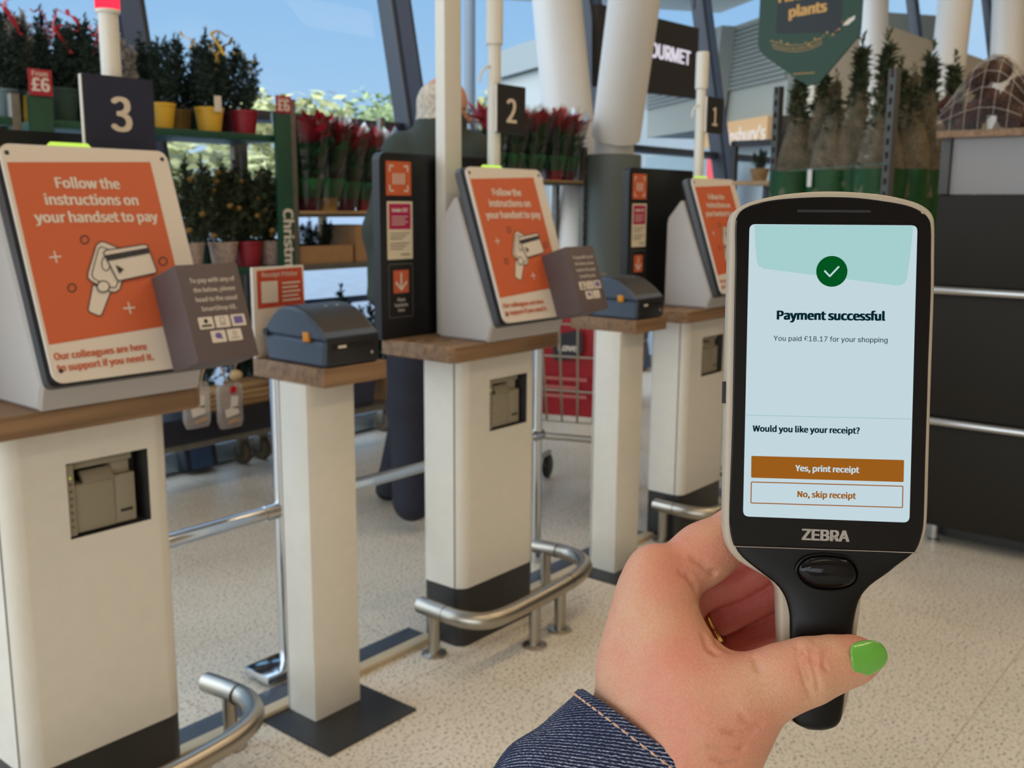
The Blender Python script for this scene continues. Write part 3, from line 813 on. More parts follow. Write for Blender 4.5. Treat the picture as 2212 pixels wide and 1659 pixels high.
OUTER = [(1796, 411), (1855.4, 413.3), (1914.5, 419), (1973.6, 432.5), (2003, 447), (2018, 464), (2022.5, 490), (2022, 560), (2021, 636), (2016, 784), (2013.5, 859), (2009.5, 1000), (2006, 1120), (2000, 1161), (1988, 1187), (1973.6, 1204.7), (1938, 1228), (1896, 1257), (1877.7, 1271), (1866, 1285), (1862.6, 1300), (1859.6, 1326), (1855, 1365), (1847, 1430), (1840, 1480), (1832.5, 1522), (1823.5, 1549), (1812, 1562), (1796, 1571), (1766, 1576.7), (1742, 1573.5), (1718, 1564), (1703, 1552), (1697, 1538), (1692, 1480), (1687, 1410), (1684, 1341), (1682.5, 1285), (1672, 1262), (1657.8, 1249), (1615.6, 1225.5), (1591.5, 1208.5), (1574.5, 1184), (1566.5, 1154), (1565, 1110), (1567.4, 977), (1569.5, 859), (1573.3, 666), (1576, 560), (1577, 490), (1580, 468), (1589.5, 453), (1619, 435.5), (1678, 420.7), (1737, 413.3)]
FRONT = [(1796, 425.7), (1855, 428), (1914.5, 435.5), (1959, 444), (1988, 456), (2004, 470), (2011, 492), (2011, 560), (2010.5, 636), (2005, 784), (2003, 859), (1998.5, 1000), (1995.5, 1120), (1991, 1155), (1982.5, 1181), (1971, 1196), (1938, 1219.5), (1917, 1237), (1886.8, 1257), (1866, 1277), (1853.6, 1299), (1844.6, 1335), (1840, 1371), (1832, 1430), (1825, 1485), (1819, 1535), (1812, 1557), (1796, 1569), (1766, 1575.5), (1742, 1571.5), (1722, 1562), (1709.5, 1552), (1707.5, 1534), (1706, 1480), (1706, 1410), (1705.5, 1345), (1704.5, 1323), (1698.4, 1296), (1688, 1275), (1672.8, 1256.7), (1642.7, 1234), (1612.6, 1211.5), (1591.5, 1190), (1579.5, 1160), (1575.5, 1120), (1577.5, 1040), (1580.7, 950), (1583.5, 830), (1586.5, 640), (1588, 560), (1588, 490), (1592, 469), (1604, 453), (1634, 440), (1678, 431.5), (1737, 427)]
CREAMP = mat('handset_cream', (182, 168, 150), 0.45)
GLOSSB = mat('handset_gloss_black', (10, 9, 12), 0.09, spec=0.32)
MATTB = mat('handset_black', (11, 10, 10), 0.33, spec=0.28)
def hpoly(px): return [vec(*hs(*p)) for p in px]
def hloft(loops):
    """loops: (polygon, n) pairs"""
    return MB().loft([[hw(p[0], p[1], n) for p in q] for q, n in loops])
t_h = thing('scanner_handset', 'hand-held scanner with cream rim and lit payment screen, held in the hand', 'handset', hw(0, -0.12, 0))
o_ = smooth_loop(hpoly(OUTER), 3)
f_ = smooth_loop(hpoly(FRONT), 3)
mm = 0.001
body = hloft([(inset(o_, 5*mm), -14.0*mm), (inset(o_, 2.2*mm), -13.0*mm), (inset(o_, 0.6*mm), -10.5*mm), (o_, -7*mm), (o_, -2.4*mm), (inset(o_, 0.35*mm), -0.9*mm), (inset(o_, 1.0*mm), -0.35*mm), (inset(o_, 1.6*mm), -0.3*mm)])
shell = obj('shell', body, CREAMP, t_h, 50)
# grip behind the handle
v0, v1 = hs(1770, 1255)[1], hs(1766, 1574)[1]
gr = []
for k in range(9):
    s = k/8
    v = v0+(v1-v0)*s
    ul, ur = hs(1684+8*s*1.2, 1255+(1574-1255)*s)[0], hs(1862-32*s, 1255+(1574-1255)*s)[0]
    if k == 8: ul += 0.004; ur -= 0.004
    c = (ul+ur)/2; w = (ur-ul)/2*0.97
    dpt = 0.021*(1 if 0 < k < 8 else 0.75)
    gr.append([hw(c+w*math.cos(a)*(abs(math.cos(a))**-0.25 if abs(math.cos(a)) > 1e-3 else 0), v, -0.006-dpt*max(0, math.sin(a))**0.7) for a in np.linspace(0.0001, math.pi-0.0001, 14)])
obj('grip', MB().loft(gr), CREAMP, t_h, 60)
# black front: the glass, the seam and the handle front
def split(poly, a, b, upper):
    a = vec(*hs(*a)); b = vec(*hs(*b)); d = unit(b-a); q = vec(-d[1], d[0])
    out = []
    n = len(poly)
    for i in range(n):
        p, r = poly[i], poly[(i+1) % n]
        sp, sr = (p-a)@q, (r-a)@q
        if not upper: sp, sr = -sp, -sr
        if sp >= 0: out.append(p)
        if (sp >= 0) != (sr >= 0): out.append(p+(r-p)*(sp/(sp-sr)))
    return out
SA, SB = (1570, 1178.5), (2000, 1193.5)
up = split(f_, SA, SB, True); dn = split(f_, (SA[0], SA[1]+1.6), (SB[0], SB[1]+1.6), False)
obj('front_glass', hloft([(up, -0.0012), (up, 0.0), (inset(up, 0.5*mm), 0.0004)]), GLOSSB, t_h, 20)
# handle front: gently domed across, row by row down the handle
def edge_at(poly, v):
    xs = []
    n = len(poly)
    for i in range(n):
        p, r = poly[i], poly[(i+1) % n]
        if (p[1] >= v) != (r[1] >= v): xs.append(p[0]+(r[0]-p[0])*(v-p[1])/(r[1]-p[1]))
    return min(xs), max(xs)
vt_, vb_ = (hs(*SA)[1]+hs(*SB)[1])/2, min(p[1] for p in f_)+0.00005
rows = []
for k in range(46):
    s_ = k/45
    v = vt_+(vb_-vt_)*(1-(1-s_)**1.25) if s_ < 1 else vb_
    u0, u1 = edge_at(f_, v)
    sl = (hs(*SB)[1]-hs(*SA)[1])/(hs(*SB)[0]-hs(*SA)[0])*max(0, 1-s_*9)      # the first rows follow the seam's tilt
    dome = 0.0004+0.0030*min(1, s_*2.2)
    end = min(1, (1-s_)*14)**0.5
    rows.append([hw(u0+(u1-u0)*(0.5+0.5*math.sin(math.pi/2*x)), v-0.0003+sl*((u0+(u1-u0)*(0.5+0.5*math.sin(math.pi/2*x)))-hs(1785, 1186)[0]), -0.001*(abs(x) > 0.999)+dome*max(0, math.cos(math.pi/2*x))**0.6*end) for x in np.linspace(-1, 1, 17)])
obj('handle_front', MB().loft(rows, cap=False, closed=False), MATTB, t_h, 80)
sa, sb_ = hs(1588, 1180), hs(1983, 1194)
obj('seam', MB().tube([hw(*sa, 0.0002), hw(*sb_, 0.0002)], 0.00022, 6), mat('seam_light', (150, 138, 128), 0.5), t_h)
# scan button
bt = smooth_loop(hpoly([(1717, 1232), (1723, 1214), (1740, 1201), (1770, 1196), (1810, 1199), (1832, 1206), (1845, 1222), (1849, 1240), (1843, 1256), (1825, 1267), (1795, 1271.5), (1757, 1268.5), (1730, 1254)]), 4)
obj('button_rim', hloft([(inset(bt, -0.5*mm), 0.0006), (inset(bt, -0.4*mm), 0.0026), (bt, 0.0027), (inset(bt, 0.5*mm), 0.0020)]), MATTB, t_h, 50)
obj('scan_button', hloft([(inset(bt, 0.45*mm), 0.0006), (inset(bt, 0.6*mm), 0.0027), (inset(bt, 1.3*mm), 0.0034), (inset(bt, 2.4*mm), 0.0039), (inset(bt, 3.6*mm), 0.0041)]), GLOSSB, t_h, 60)
# earpiece, side details
ea, eb = hs(1722, 456), hs(1880, 457)
obj('earpiece', MB().tube([hw(ea[0], ea[1], 0.0001), hw(eb[0], eb[1], 0.0001)], [0.0006, 0.0006], 8), mat('earpiece_dark', (36, 34, 44), 0.4), t_h)
sd = hs(1567, 848)
obj('side_latch', MB().box((0, 0, 0), (0.001, 0.004, 0.008), 0, Matrix([[HN[i]*0+HU[i], HN[i], HV[i], hw(sd[0]-0.0003, sd[1]-0.004, -0.006)[i]] for i in range(3)]+[[0, 0, 0, 1]])), BLACK, t_h)
# the screen: what it shows is lit
E_BG = emission('screen_pale_blue', (194, 214, 222)); E_TEAL = emission('screen_teal', (165, 206, 207)); E_GREEN = emission('screen_green', (3, 84, 33))
E_TXT = emission('screen_text', (4, 36, 44)); E_TXT2 = emission('screen_text_thin', (24, 56, 66)); E_OR = emission('screen_brown', (154, 92, 26)); E_LINE = emission('screen_line', (150, 192, 196))
Oz = 0.00045
tl, tr_, br_, bl = (vec(*hs(*p)) for p in ((1618.5, 484.5), (1981, 487.2), (1963.5, 1128.5), (1604.5, 1115)))
def rquad(q, r, k=5):
    out = []
    n = len(q)
    for i in range(n):
        p, a, b = q[i], q[i-1], q[(i+1) % n]
        ea_, eb_ = unit(a-p), unit(b-p)
        s, e = p+ea_*r, p+eb_*r
        for j in range(k+1):
            w = j/k
            out.append((1-w)**2*s+2*w*(1-w)*p+w*w*e)
    return out
def hsheet(poly, lv): return MB().sheet(poly, hw(0, 0, Oz+0.00004*lv), HU, HV)
scr = obj('screen', hsheet(list(reversed(rquad([tl, tr_, br_, bl], 0.0022))), 0), E_BG, t_h)
q = [(1629, 485.5), (1972, 488), (1966, 545), (1958.5, 602), (1952, 613), (1943, 617), (1930, 616.5), (1649, 580.5), (1638, 575), (1634, 565), (1631, 530)]
obj('header_panel', hsheet([vec(*hs(*p)) for p in reversed(q)], 1), E_TEAL, scr)
cb = hs(1796, 586.5)
obj('tick_badge', hsheet(circle(cb[0], cb[1], 33.2/5.953*mm, 40), 2), E_GREEN, scr)
tk = MB()
for a, b in (((1781, 586), (1791.5, 597)), ((1791.5, 597), (1810.5, 577))):
    a, b = vec(*hs(*a)), vec(*hs(*b)); stroke(tk, a, b, 3.9/5.953*mm, hw(0, 0, Oz), HU, HV, 0.00013)
for p in ((1781, 586), (1791.5, 597), (1810.5, 577)):
    p = hs(*p); tk.sheet(circle(p[0], p[1], 1.95/5.953*mm, 12), hw(0, 0, Oz), HU, HV, 0.00014)
obj('tick', tk, E_BG, scr)
def htext(s, a, b, m, name, bold=0.0, xs=1.0, lv=3, font='sans'):
    a, b = vec(*hs(*a)), vec(*hs(*b)); d = unit(b-a); q = vec(-d[1], d[0])
    U_ = HU*d[0]+HV*d[1]; V_ = HU*q[0]+HV*q[1]
    mb = MB(); text(mb, s, hw(*((a+b)/2), Oz+0.00004*lv), U_, V_, width=np.linalg.norm(b-a), bold=bold, xscale=xs, font=font)
    return obj(name, mb, m, scr)
htext('Payment successful', (1677, 690), (1911, 692.5), E_TXT, 'heading_text', 0.027)
htext('You paid £18.17 for your shopping', (1670, 736), (1916, 740), E_TXT2, 'amount_text', 0.005, font='plain')
htext('Would you like your receipt?', (1625, 931.5), (1856, 936.5), E_TXT, 'question_text', 0.020)
dl = MB(); a, b = hs(1609.5, 896.5), hs(1969.5, 905); stroke(dl, a, b, 1.2/5.953*mm, hw(0, 0, Oz), HU, HV, 0.00005)
obj('divider_line', dl, E_LINE, scr)
def hbtn(q): return list(reversed(rquad([vec(*hs(*p)) for p in q], 0.0004, 3)))
yes = obj('yes_button', hsheet(hbtn([(1622.5, 984.5), (1952, 993.5), (1951, 1041), (1622, 1031.5)]), 1), E_OR, scr)
nb = MB(); ring(nb, hbtn([(1622.5, 1040.8), (1949.5, 1050), (1948.5, 1096), (1621.5, 1086)]), 2.2/5.953*mm, hw(0, 0, Oz), HU, HV, 0.00005)
obj('no_button', nb, E_OR, scr)
htext('Yes, print receipt', (1717, 1017), (1855, 1021), E_BG, 'yes_text', 0.02)
htext('No, skip receipt', (1721.5, 1073), (1848, 1077), E_OR, 'no_text', 0.02)
a, b = hs(1731, 1165), hs(1834, 1169.5)
zb = MB(); a = vec(*a); b = vec(*b); d = unit(b-a); qv = vec(-d[1], d[0])
text(zb, 'ZEBRA', hw(*((a+b)/2), 0.00046), HU*d[0]+HV*d[1], HU*qv[0]+HV*qv[1], width=np.linalg.norm(b-a), bold=0.05, font='plain')
obj('maker_lettering', zb, mat('lettering_grey', (168, 158, 150), 0.5), t_h)
# ------------------------------------------------------------------ smooth solids (signed distance fields meshed in place)
class Field:
    def __init__(s, lo, hi, h):
        s.lo = vec(*lo); s.h = h
        s.n = np.ceil((vec(*hi)-s.lo)/h).astype(int)+1
        s.f = np.full(s.n, 1.0, np.float32)
    def _sub(s, lo, hi):
        a = np.clip(np.floor((lo-s.lo)/s.h).astype(int), 0, s.n-1); b = np.clip(np.ceil((hi-s.lo)/s.h).astype(int)+1, 1, s.n)
        if (b <= a).any(): return None
        sl = tuple(slice(a[i], b[i]) for i in range(3))
        g_ = [(s.lo[i]+s.h*np.arange(a[i], b[i])).astype(np.float32) for i in range(3)]
        return sl, g_
    def cone(s, a, b, ra, rb, k=0.004, sub=False, flat=None):
        """tapered limb from a to b; flat=(axis, factor) squashes it along a direction"""
        a = vec(*a); b = vec(*b); m = max(ra, rb)*(1 if flat is None else max(1, flat[1]))+k*2+s.h*3
        r = s._sub(np.minimum(a, b)-m, np.maximum(a, b)+m)
        if r is None: return s
        sl, g_ = r
        P = [g_[0][:, None, None]-a[0], g_[1][None, :, None]-a[1], g_[2][None, None, :]-a[2]]
        d = b-a; L = max(1e-9, d@d)
        t = np.clip((P[0]*d[0]+P[1]*d[1]+P[2]*d[2])/L, 0, 1)
        Q = [P[i]-t*d[i] for i in range(3)]
        q2 = Q[0]**2+Q[1]**2+Q[2]**2
        if flat is not None:
            ax = unit(flat[0]); c = Q[0]*ax[0]+Q[1]*ax[1]+Q[2]*ax[2]
            q2 = q2+c*c*(1/flat[1]**2-1)
        v = np.sqrt(np.maximum(q2, 0))-(ra+(rb-ra)*t)
        return s._blend(sl, v, k, sub)
    def ball(s, c, r, k=0.004, sub=False, axes=None):
        """ellipsoid: r three radii along axes (rows)"""
        c = vec(*c); r = np.asarray(r, float)*np.ones(3); m = r.max()+k*2+s.h*3
        q = s._sub(c-m, c+m)
        if q is None: return s
        sl, g_ = q
        P = [g_[0][:, None, None]-c[0], g_[1][None, :, None]-c[1], g_[2][None, None, :]-c[2]]
        A = np.eye(3) if axes is None else np.asarray(axes)
        l2 = 0; l4 = 0
        for i in range(3):
            e = P[0]*A[i][0]+P[1]*A[i][1]+P[2]*A[i][2]
            l2 = l2+(e/r[i])**2; l4 = l4+(e/r[i]**2)**2
        l = np.sqrt(l2)
        v = l*(l-1)/np.maximum(np.sqrt(l4), 1e-9)
        return s._blend(sl, v, k, sub)
    def _blend(s, sl, v, k, sub):
        f = s.f[sl]
        if sub:
            h = np.clip(0.5-0.5*(f+v)/k, 0, 1)
            s.f[sl] = f*(1-h)+(-v)*h+k*h*(1-h)
        else:
            h = np.clip(0.5+0.5*(f-v)/k, 0, 1)
            s.f[sl] = f*(1-h)+v*h-k*h*(1-h)
        return s
    def chain(s, pts, rad, k=0.004, flat=None):
        for i in range(len(pts)-1):
            s.cone(pts[i], pts[i+1], rad[i], rad[i+1], k, flat=flat)
        return s
    def groove(s, pts, r, depth_k=0.0012):
        for i in range(len(pts)-1):
            s.cone(pts[i], pts[i+1], r, r, depth_k, sub=True)
        return s
    def mesh(s, name, relax=2):
        f = s.f; neg = f < 0
        n = s.n
        c = np.zeros(n-1, int)
        for i in (0, 1):
            for j in (0, 1):
                for k in (0, 1):
                    c += neg[i:n[0]-1+i, j:n[1]-1+j, k:n[2]-1+k]
        act = (c > 0) & (c < 8)
        idx = -np.ones(n-1, int); cells = np.argwhere(act); idx[act] = np.arange(len(cells))
        acc = np.zeros((len(cells), 3)); cnt = np.zeros(len(cells))
        cor = [(i, j, k) for i in (0, 1) for j in (0, 1) for k in (0, 1)]
        for p in cor:
            for ax in range(3):
                if p[ax] == 0:
                    q = list(p); q[ax] = 1
                    fa = f[tuple((cells+p).T)]; fb = f[tuple((cells+q).T)]
                    mk = (fa < 0) != (fb < 0)
                    t = fa[mk]/(fa[mk]-fb[mk])
                    pt = np.tile(np.array(p, float), (mk.sum(), 1)); pt[:, ax] += t
                    acc[mk] += pt; cnt[mk] += 1
        V = s.lo+s.h*(cells+acc/cnt[:, None])
        faces = []
        for ax in range(3):
            b, d = (ax+1) % 3, (ax+2) % 3
            lo = [slice(None)]*3; hi = [slice(None)]*3
            lo[ax] = slice(0, n[ax]-1); hi[ax] = slice(1, n[ax])
            A, B = neg[tuple(lo)], neg[tuple(hi)]
            e = np.argwhere(A != B)
            e = e[(e[:, b] > 0) & (e[:, d] > 0) & (e[:, b] < n[b]-1) & (e[:, d] < n[d]-1)]
            s_in = A[tuple(e.T)]
            def cell(ob, od):
                q = e.copy(); q[:, b] -= ob; q[:, d] -= od; return idx[tuple(q.T)]
            q = np.stack([cell(1, 1), cell(0, 1), cell(0, 0), cell(1, 0)], 1)
            q[~s_in] = q[~s_in][:, ::-1]
            faces.append(q)
        F_ = np.concatenate(faces)
        F_ = F_[(F_ >= 0).all(1)]
        for _ in range(relax):
            S = np.zeros_like(V); K = np.zeros(len(V))
            for i in range(4):
                np.add.at(S, F_[:, i], V[F_[:, (i+1) % 4]]+V[F_[:, i-1]]); np.add.at(K, F_[:, i], 2)
            V = 0.5*V+0.5*S/np.maximum(K, 1)[:, None]
        me = bpy.data.meshes.new(name)
        me.vertices.add(len(V)); me.vertices.foreach_set('co', V.astype(np.float32).ravel())
        me.loops.add(len(F_)*4); me.loops.foreach_set('vertex_index', F_.astype(np.int32).ravel())
        me.polygons.add(len(F_)); me.polygons.foreach_set('loop_start', np.arange(0, len(F_)*4, 4, dtype=np.int32))
        me.polygons.foreach_set('use_smooth', np.ones(len(F_), bool))
        me.update(calc_edges=True); me.validate()
        return me
# ------------------------------------------------------------------ the hand that holds the handset
def PD(px, py, dz=0.0): return at(px, py, 0.363+dz)
FWD = _F
class HandField(Field):
    def at_ray(s, px, py, d0=0.30, d1=0.46):
        for d in np.arange(d0, d1, 0.0004):
            p = at(px, py, d); i = np.round((p-s.lo)/s.h).astype(int)
            if (i >= 0).all() and (i < s.n).all() and s.f[tuple(i)] < 0: return p
        return None
    def crease(s, pts, r=0.0006, k=0.0014, lift=0.0):
        q = [s.at_ray(*p) for p in smooth_loop(pts, 3, False)]
        q = [p-FWD*lift for p in q if p is not None]
        if len(q) > 1: s.groove(q, r, k)
corners = [PD(x, y, z) for x in (1180, 1960) for y in (1060, 1900) for z in (-0.05, 0.085)]
hf = HandField(np.min(corners, 0), np.max(corners, 0), 0.0007)
k = 0.006
# forearm and wrist
hf.chain([PD(1060, 2010, 0.02), PD(1270, 1790, 0.016), PD(1400, 1650, 0.014)], [0.036, 0.031, 0.0265], k)
hf.chain([PD(1480, 1720, 0.004), PD(1500, 1600, 0.006)], [0.022, 0.021], 0.010)
hf.chain([PD(1400, 1640, 0.020), PD(1440, 1500, 0.022)], [0.026, 0.024], 0.010)
# ball of the thumb, then the thumb in front of the handle
hf.chain([PD(1475, 1640, 0.000), PD(1535, 1545, -0.006), PD(1610, 1505, -0.011)], [0.022, 0.0185, 0.0138], 0.010)
hf.chain([PD(1610, 1505, -0.011), PD(1690, 1468, -0.0134), PD(1748, 1449, -0.0138)], [0.0134, 0.0113, 0.0112], 0.005)
hf.chain([PD(1748, 1449, -0.0138), PD(1800, 1434, -0.0128), PD(1846, 1425, -0.0118), PD(1878, 1420, -0.0106)], [0.0110, 0.0094, 0.0080, 0.0052], 0.003)
# heel of the palm, lower edge
hf.chain([PD(1500, 1690, -0.002), PD(1570, 1575, -0.007)], [0.018, 0.0145], 0.008)
# back of the hand: metacarpals from the wrist to the knuckles
hf.chain([PD(1420, 1590, 0.022), PD(1418, 1420, 0.017), PD(1424, 1268, 0.018)], [0.0235, 0.0160, 0.0118], 0.009)
hf.chain([PD(1405, 1580, 0.034), PD(1400, 1420, 0.034), PD(1398, 1305, 0.036)], [0.021, 0.0135, 0.0112], 0.009)
hf.chain([PD(1420, 1590, 0.045), PD(1410, 1450, 0.048), PD(1412, 1350, 0.050)], [0.018, 0.0125, 0.0105], 0.009)
hf.chain([PD(1440, 1600, 0.052), PD(1440, 1480, 0.058), PD(1440, 1400, 0.060)], [0.016, 0.0115, 0.0098], 0.009)
# side of the hand and first web
hf.cone(PD(1435, 1500, 0.008), PD(1418, 1330, 0.012), 0.0205, 0.0125, 0.009)
hf.cone(PD(1378, 1440, 0.016), PD(1400, 1290, 0.018), 0.0140, 0.0105, 0.010)
hf.chain([PD(1490, 1485, -0.001), PD(1455, 1410, 0.004), PD(1434, 1315, 0.009)], [0.0170, 0.0115, 0.0088], 0.008)
hf.chain([PD(1548, 1474, -0.006), PD(1502, 1412, 0.000), PD(1468, 1348, 0.006), PD(1462, 1290, 0.010)], [0.0100, 0.0066, 0.0046, 0.0042], 0.006)
# index finger: knuckle, then round behind the head of the handset
hf.chain([PD(1424, 1266, 0.018), PD(1520, 1196, 0.0245), PD(1592, 1152, 0.0275)], [0.0118, 0.0108, 0.0102], 0.006)
hf.chain([PD(1592, 1152, 0.0275), PD(1690, 1128, 0.0275), PD(1752, 1140, 0.0250)], [0.0100, 0.0088, 0.0070], 0.003)
hf.ball(PD(1408, 1222, 0.017), 0.0075, 0.006)
# middle, ring and little fingers wrap behind the grip
hf.chain([PD(1400, 1306, 0.036), PD(1470, 1290, 0.0375), PD(1585, 1262, 0.0395), PD(1664, 1222, 0.0395)], [0.0110, 0.0086, 0.0070, 0.0070], 0.0012)
hf.chain([PD(1664, 1222, 0.0395), PD(1748, 1214, 0.0385), PD(1806, 1234, 0.0365)], [0.0070, 0.0068, 0.0056], 0.0012)
hf.chain([PD(1414, 1350, 0.050), PD(1480, 1370, 0.0475), PD(1570, 1330, 0.0420), PD(1680, 1280, 0.0400)], [0.0105, 0.0078, 0.0066, 0.0066], 0.0012)
hf.chain([PD(1680, 1280, 0.0400), PD(1756, 1272, 0.0385), PD(1808, 1292, 0.0360)], [0.0066, 0.0064, 0.0054], 0.0012)
hf.chain([PD(1440, 1400, 0.060), PD(1500, 1424, 0.0530), PD(1590, 1392, 0.0460), PD(1685, 1345, 0.0410)], [0.0098, 0.0078, 0.0064, 0.0062], 0.0012)
hf.chain([PD(1685, 1345, 0.0410), PD(1750, 1336, 0.0385), PD(1792, 1350, 0.0360)], [0.0062, 0.0058, 0.0050], 0.0012)
# palm behind the web
hf.chain([PD(1450, 1360, 0.034), PD(1470, 1480, 0.028), PD(1500, 1580, 0.016)], [0.011, 0.016, 0.020], 0.010)
# creases
for pts in ([(1722, 1392), (1724, 1420), (1732, 1455), (1744, 1488), (1752, 1506)], [(1748, 1394), (1752, 1425), (1762, 1455), (1770, 1490)], [(1762, 1386), (1757, 1408), (1764, 1432)], [(1785, 1408), (1778, 1432), (1786, 1448)], [(1735, 1400), (1740, 1440), (1750, 1470)]):
    hf.crease(pts, 0.00038, 0.0010)
for pts in ([(1496, 1206), (1515, 1216), (1536, 1234), (1545, 1238)], [(1470, 1236), (1492, 1252), (1504, 1276)]):
    hf.crease(pts, 0.00035, 0.0022)
for pts in ([(1560, 1578), (1595, 1584), (1632, 1578)], [(1530, 1612), (1570, 1622), (1612, 1614)], [(1540, 1640), (1570, 1650), (1598, 1644)], [(1600, 1545), (1622, 1562), (1644, 1564)]):
    hf.crease(pts, 0.0005, 0.0012)
for pts in ([(1545, 1366), (1552, 1392), (1580, 1408)], [(1520, 1372), (1530, 1398), (1548, 1412)], [(1630, 1418), (1634, 1436), (1640, 1448)]):
    hf.crease(pts, 0.00035, 0.0018)
hand_me = hf.mesh('body', 2)

def skin_mat():
    m = bpy.data.materials.new('skin'); m.use_nodes = True
    t = m.node_tree; b = t.nodes['Principled BSDF']
    co = N(t, 'ShaderNodeTexCoord')
    n = N(t, 'ShaderNodeTexNoise'); n.inputs['Scale'].default_value = 38; n.inputs['Detail'].default_value = 4
    t.links.new(co.outputs['Object'], n.inputs[0])
    r = N(t, 'ShaderNodeValToRGB'); e = r.color_ramp.elements
    e[0].position = 0.32; e[0].color = (*lin((212, 164, 132)), 1)
    e[1].position = 0.68; e[1].color = (*lin((214, 142, 118)), 1)
    t.links.new(n.outputs['Fac'], r.inputs[0])
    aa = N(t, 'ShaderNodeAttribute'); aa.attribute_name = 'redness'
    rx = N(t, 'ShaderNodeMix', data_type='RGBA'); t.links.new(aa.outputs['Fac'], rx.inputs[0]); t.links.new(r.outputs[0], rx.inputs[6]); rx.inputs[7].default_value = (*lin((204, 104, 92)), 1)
    n3 = N(t, 'ShaderNodeTexNoise'); n3.inputs['Scale'].default_value = 900; n3.inputs['Detail'].default_value = 2
    t.links.new(co.outputs['Object'], n3.inputs[0])
    x = N(t, 'ShaderNodeMix', data_type='RGBA', blend_type='OVERLAY'); x.inputs[0].default_value = 0.16
    t.links.new(rx.outputs[2], x.inputs[6]); t.links.new(n3.outputs['Fac'], x.inputs[7]); t.links.new(x.outputs[2], b.inputs['Base Color'])
    b.inputs['Roughness'].default_value = 0.52; b.inputs['Specular IOR Level'].default_value = 0.35
    b.inputs['Subsurface Weight'].default_value = 0.25; b.inputs['Subsurface Radius'].default_value = (1.0, 0.35, 0.2); b.inputs['Subsurface Scale'].default_value = 0.003
    v = N(t, 'ShaderNodeTexVoronoi'); v.inputs['Scale'].default_value = 700; v.feature = 'DISTANCE_TO_EDGE'
    t.links.new(co.outputs['Object'], v.inputs['Vector'])
    n2 = N(t, 'ShaderNodeTexNoise'); n2.inputs['Scale'].default_value = 260; n2.inputs['Detail'].default_value = 4
    t.links.new(co.outputs['Object'], n2.inputs[0])
    ad = N(t, 'ShaderNodeMath', operation='ADD'); t.links.new(v.outputs['Distance'], ad.inputs[0]); t.links.new(n2.outputs['Fac'], ad.inputs[1])
    bp = N(t, 'ShaderNodeBump'); bp.inputs['Strength'].default_value = 0.4; bp.inputs['Distance'].default_value = 0.0006
    t.links.new(ad.outputs[0], bp.inputs['Height']); t.links.new(bp.outputs[0], b.inputs['Normal'])
    return m
# redder palm-side skin, with the shade behind the handle painted in
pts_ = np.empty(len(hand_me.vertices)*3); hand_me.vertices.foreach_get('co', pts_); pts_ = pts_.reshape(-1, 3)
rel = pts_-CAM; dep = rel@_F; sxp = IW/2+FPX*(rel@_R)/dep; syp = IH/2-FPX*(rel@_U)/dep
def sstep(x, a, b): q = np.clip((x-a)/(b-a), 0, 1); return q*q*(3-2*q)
palm_shade = sstep(dep, 0.387, 0.399)*sstep(sxp, 1470, 1530)
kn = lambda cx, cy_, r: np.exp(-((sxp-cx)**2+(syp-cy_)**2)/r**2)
palm_shade = np.clip(palm_shade+0.35*kn(1440, 1240, 70)+0.35*kn(1770, 1430, 40)+0.3*kn(1560, 1560, 120)+0.25*kn(1560, 1180, 60), 0, 1)
at_ = hand_me.attributes.new('redness', 'FLOAT', 'POINT'); at_.data.foreach_set('value', palm_shade.astype(np.float32))
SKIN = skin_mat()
person = thing('person', 'person reaching in from the lower edge, left hand gripping the scanner handset, denim sleeve', 'person', PD(1420, 1620, 0.014))
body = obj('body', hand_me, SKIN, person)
# painted thumb nail
no_ = [(1480+x/3.319, 1100+y/3.319) for x, y in ((1185, 1010), (1192, 978), (1215, 958), (1262, 944), (1330, 939), (1392, 955), (1432, 995), (1453, 1050), (1444, 1098), (1408, 1145), (1340, 1186), (1270, 1207), (1222, 1203), (1206, 1172), (1193, 1100))]
ax0, ax1 = vec(1748, 1449), vec(1905, 1417)
axd = unit(ax1-ax0); axn = vec(-axd[1], axd[0])
def nail_pt(p, back=0.0):
    q = vec(*p)-ax0; t_ = (q@axn)*0.000163; s_ = (q@axd)*0.000163
    dz = -0.0228+0.0026*(s_-0.0145)/0.0135+0.5*t_*t_/0.0084+max(0, s_-0.022)**2*40+back
    return PD(p[0], p[1], dz)
nl = [vec(*p) for p in smooth_loop(no_, 4)]
cen = np.mean(nl, 0)
rings = [[nail_pt(cen+(p-cen)*0.97, 0.0026) for p in nl], [nail_pt(p, 0.0006) for p in nl]]
for f_s in (0.985, 0.95, 0.85, 0.7, 0.5, 0.3, 0.1):
    rings.append([nail_pt(cen+(p-cen)*f_s, 0.0002 if f_s > 0.97 else 0.0) for p in nl])
NAIL = mat('green_nail_polish', (104, 176, 66), 0.08, coat=0.6, bump=0.25, bscale=160)
obj('thumbnail', MB().loft(rings), NAIL, person, 70, 'glossy green nail polish')
# gold ring
rc_ = PD(1543, 1343, 0.0437); rdir = unit(PD(1570, 1330, 0.0420)-PD(1480, 1370, 0.0475))
rp_ = []
ua = unit(np.cross(rdir, vec(0, 0, 1))); ub = np.cross(rdir, ua)
for i in range(33):
    a = 2*math.pi*i/32; rp_.append(rc_+(ua*math.cos(a)+ub*math.sin(a))*0.0078)
obj('ring', MB().tube(rp_, 0.0013, 10), mat('gold', (214, 170, 96), 0.2, metal=1.0), person, 60)

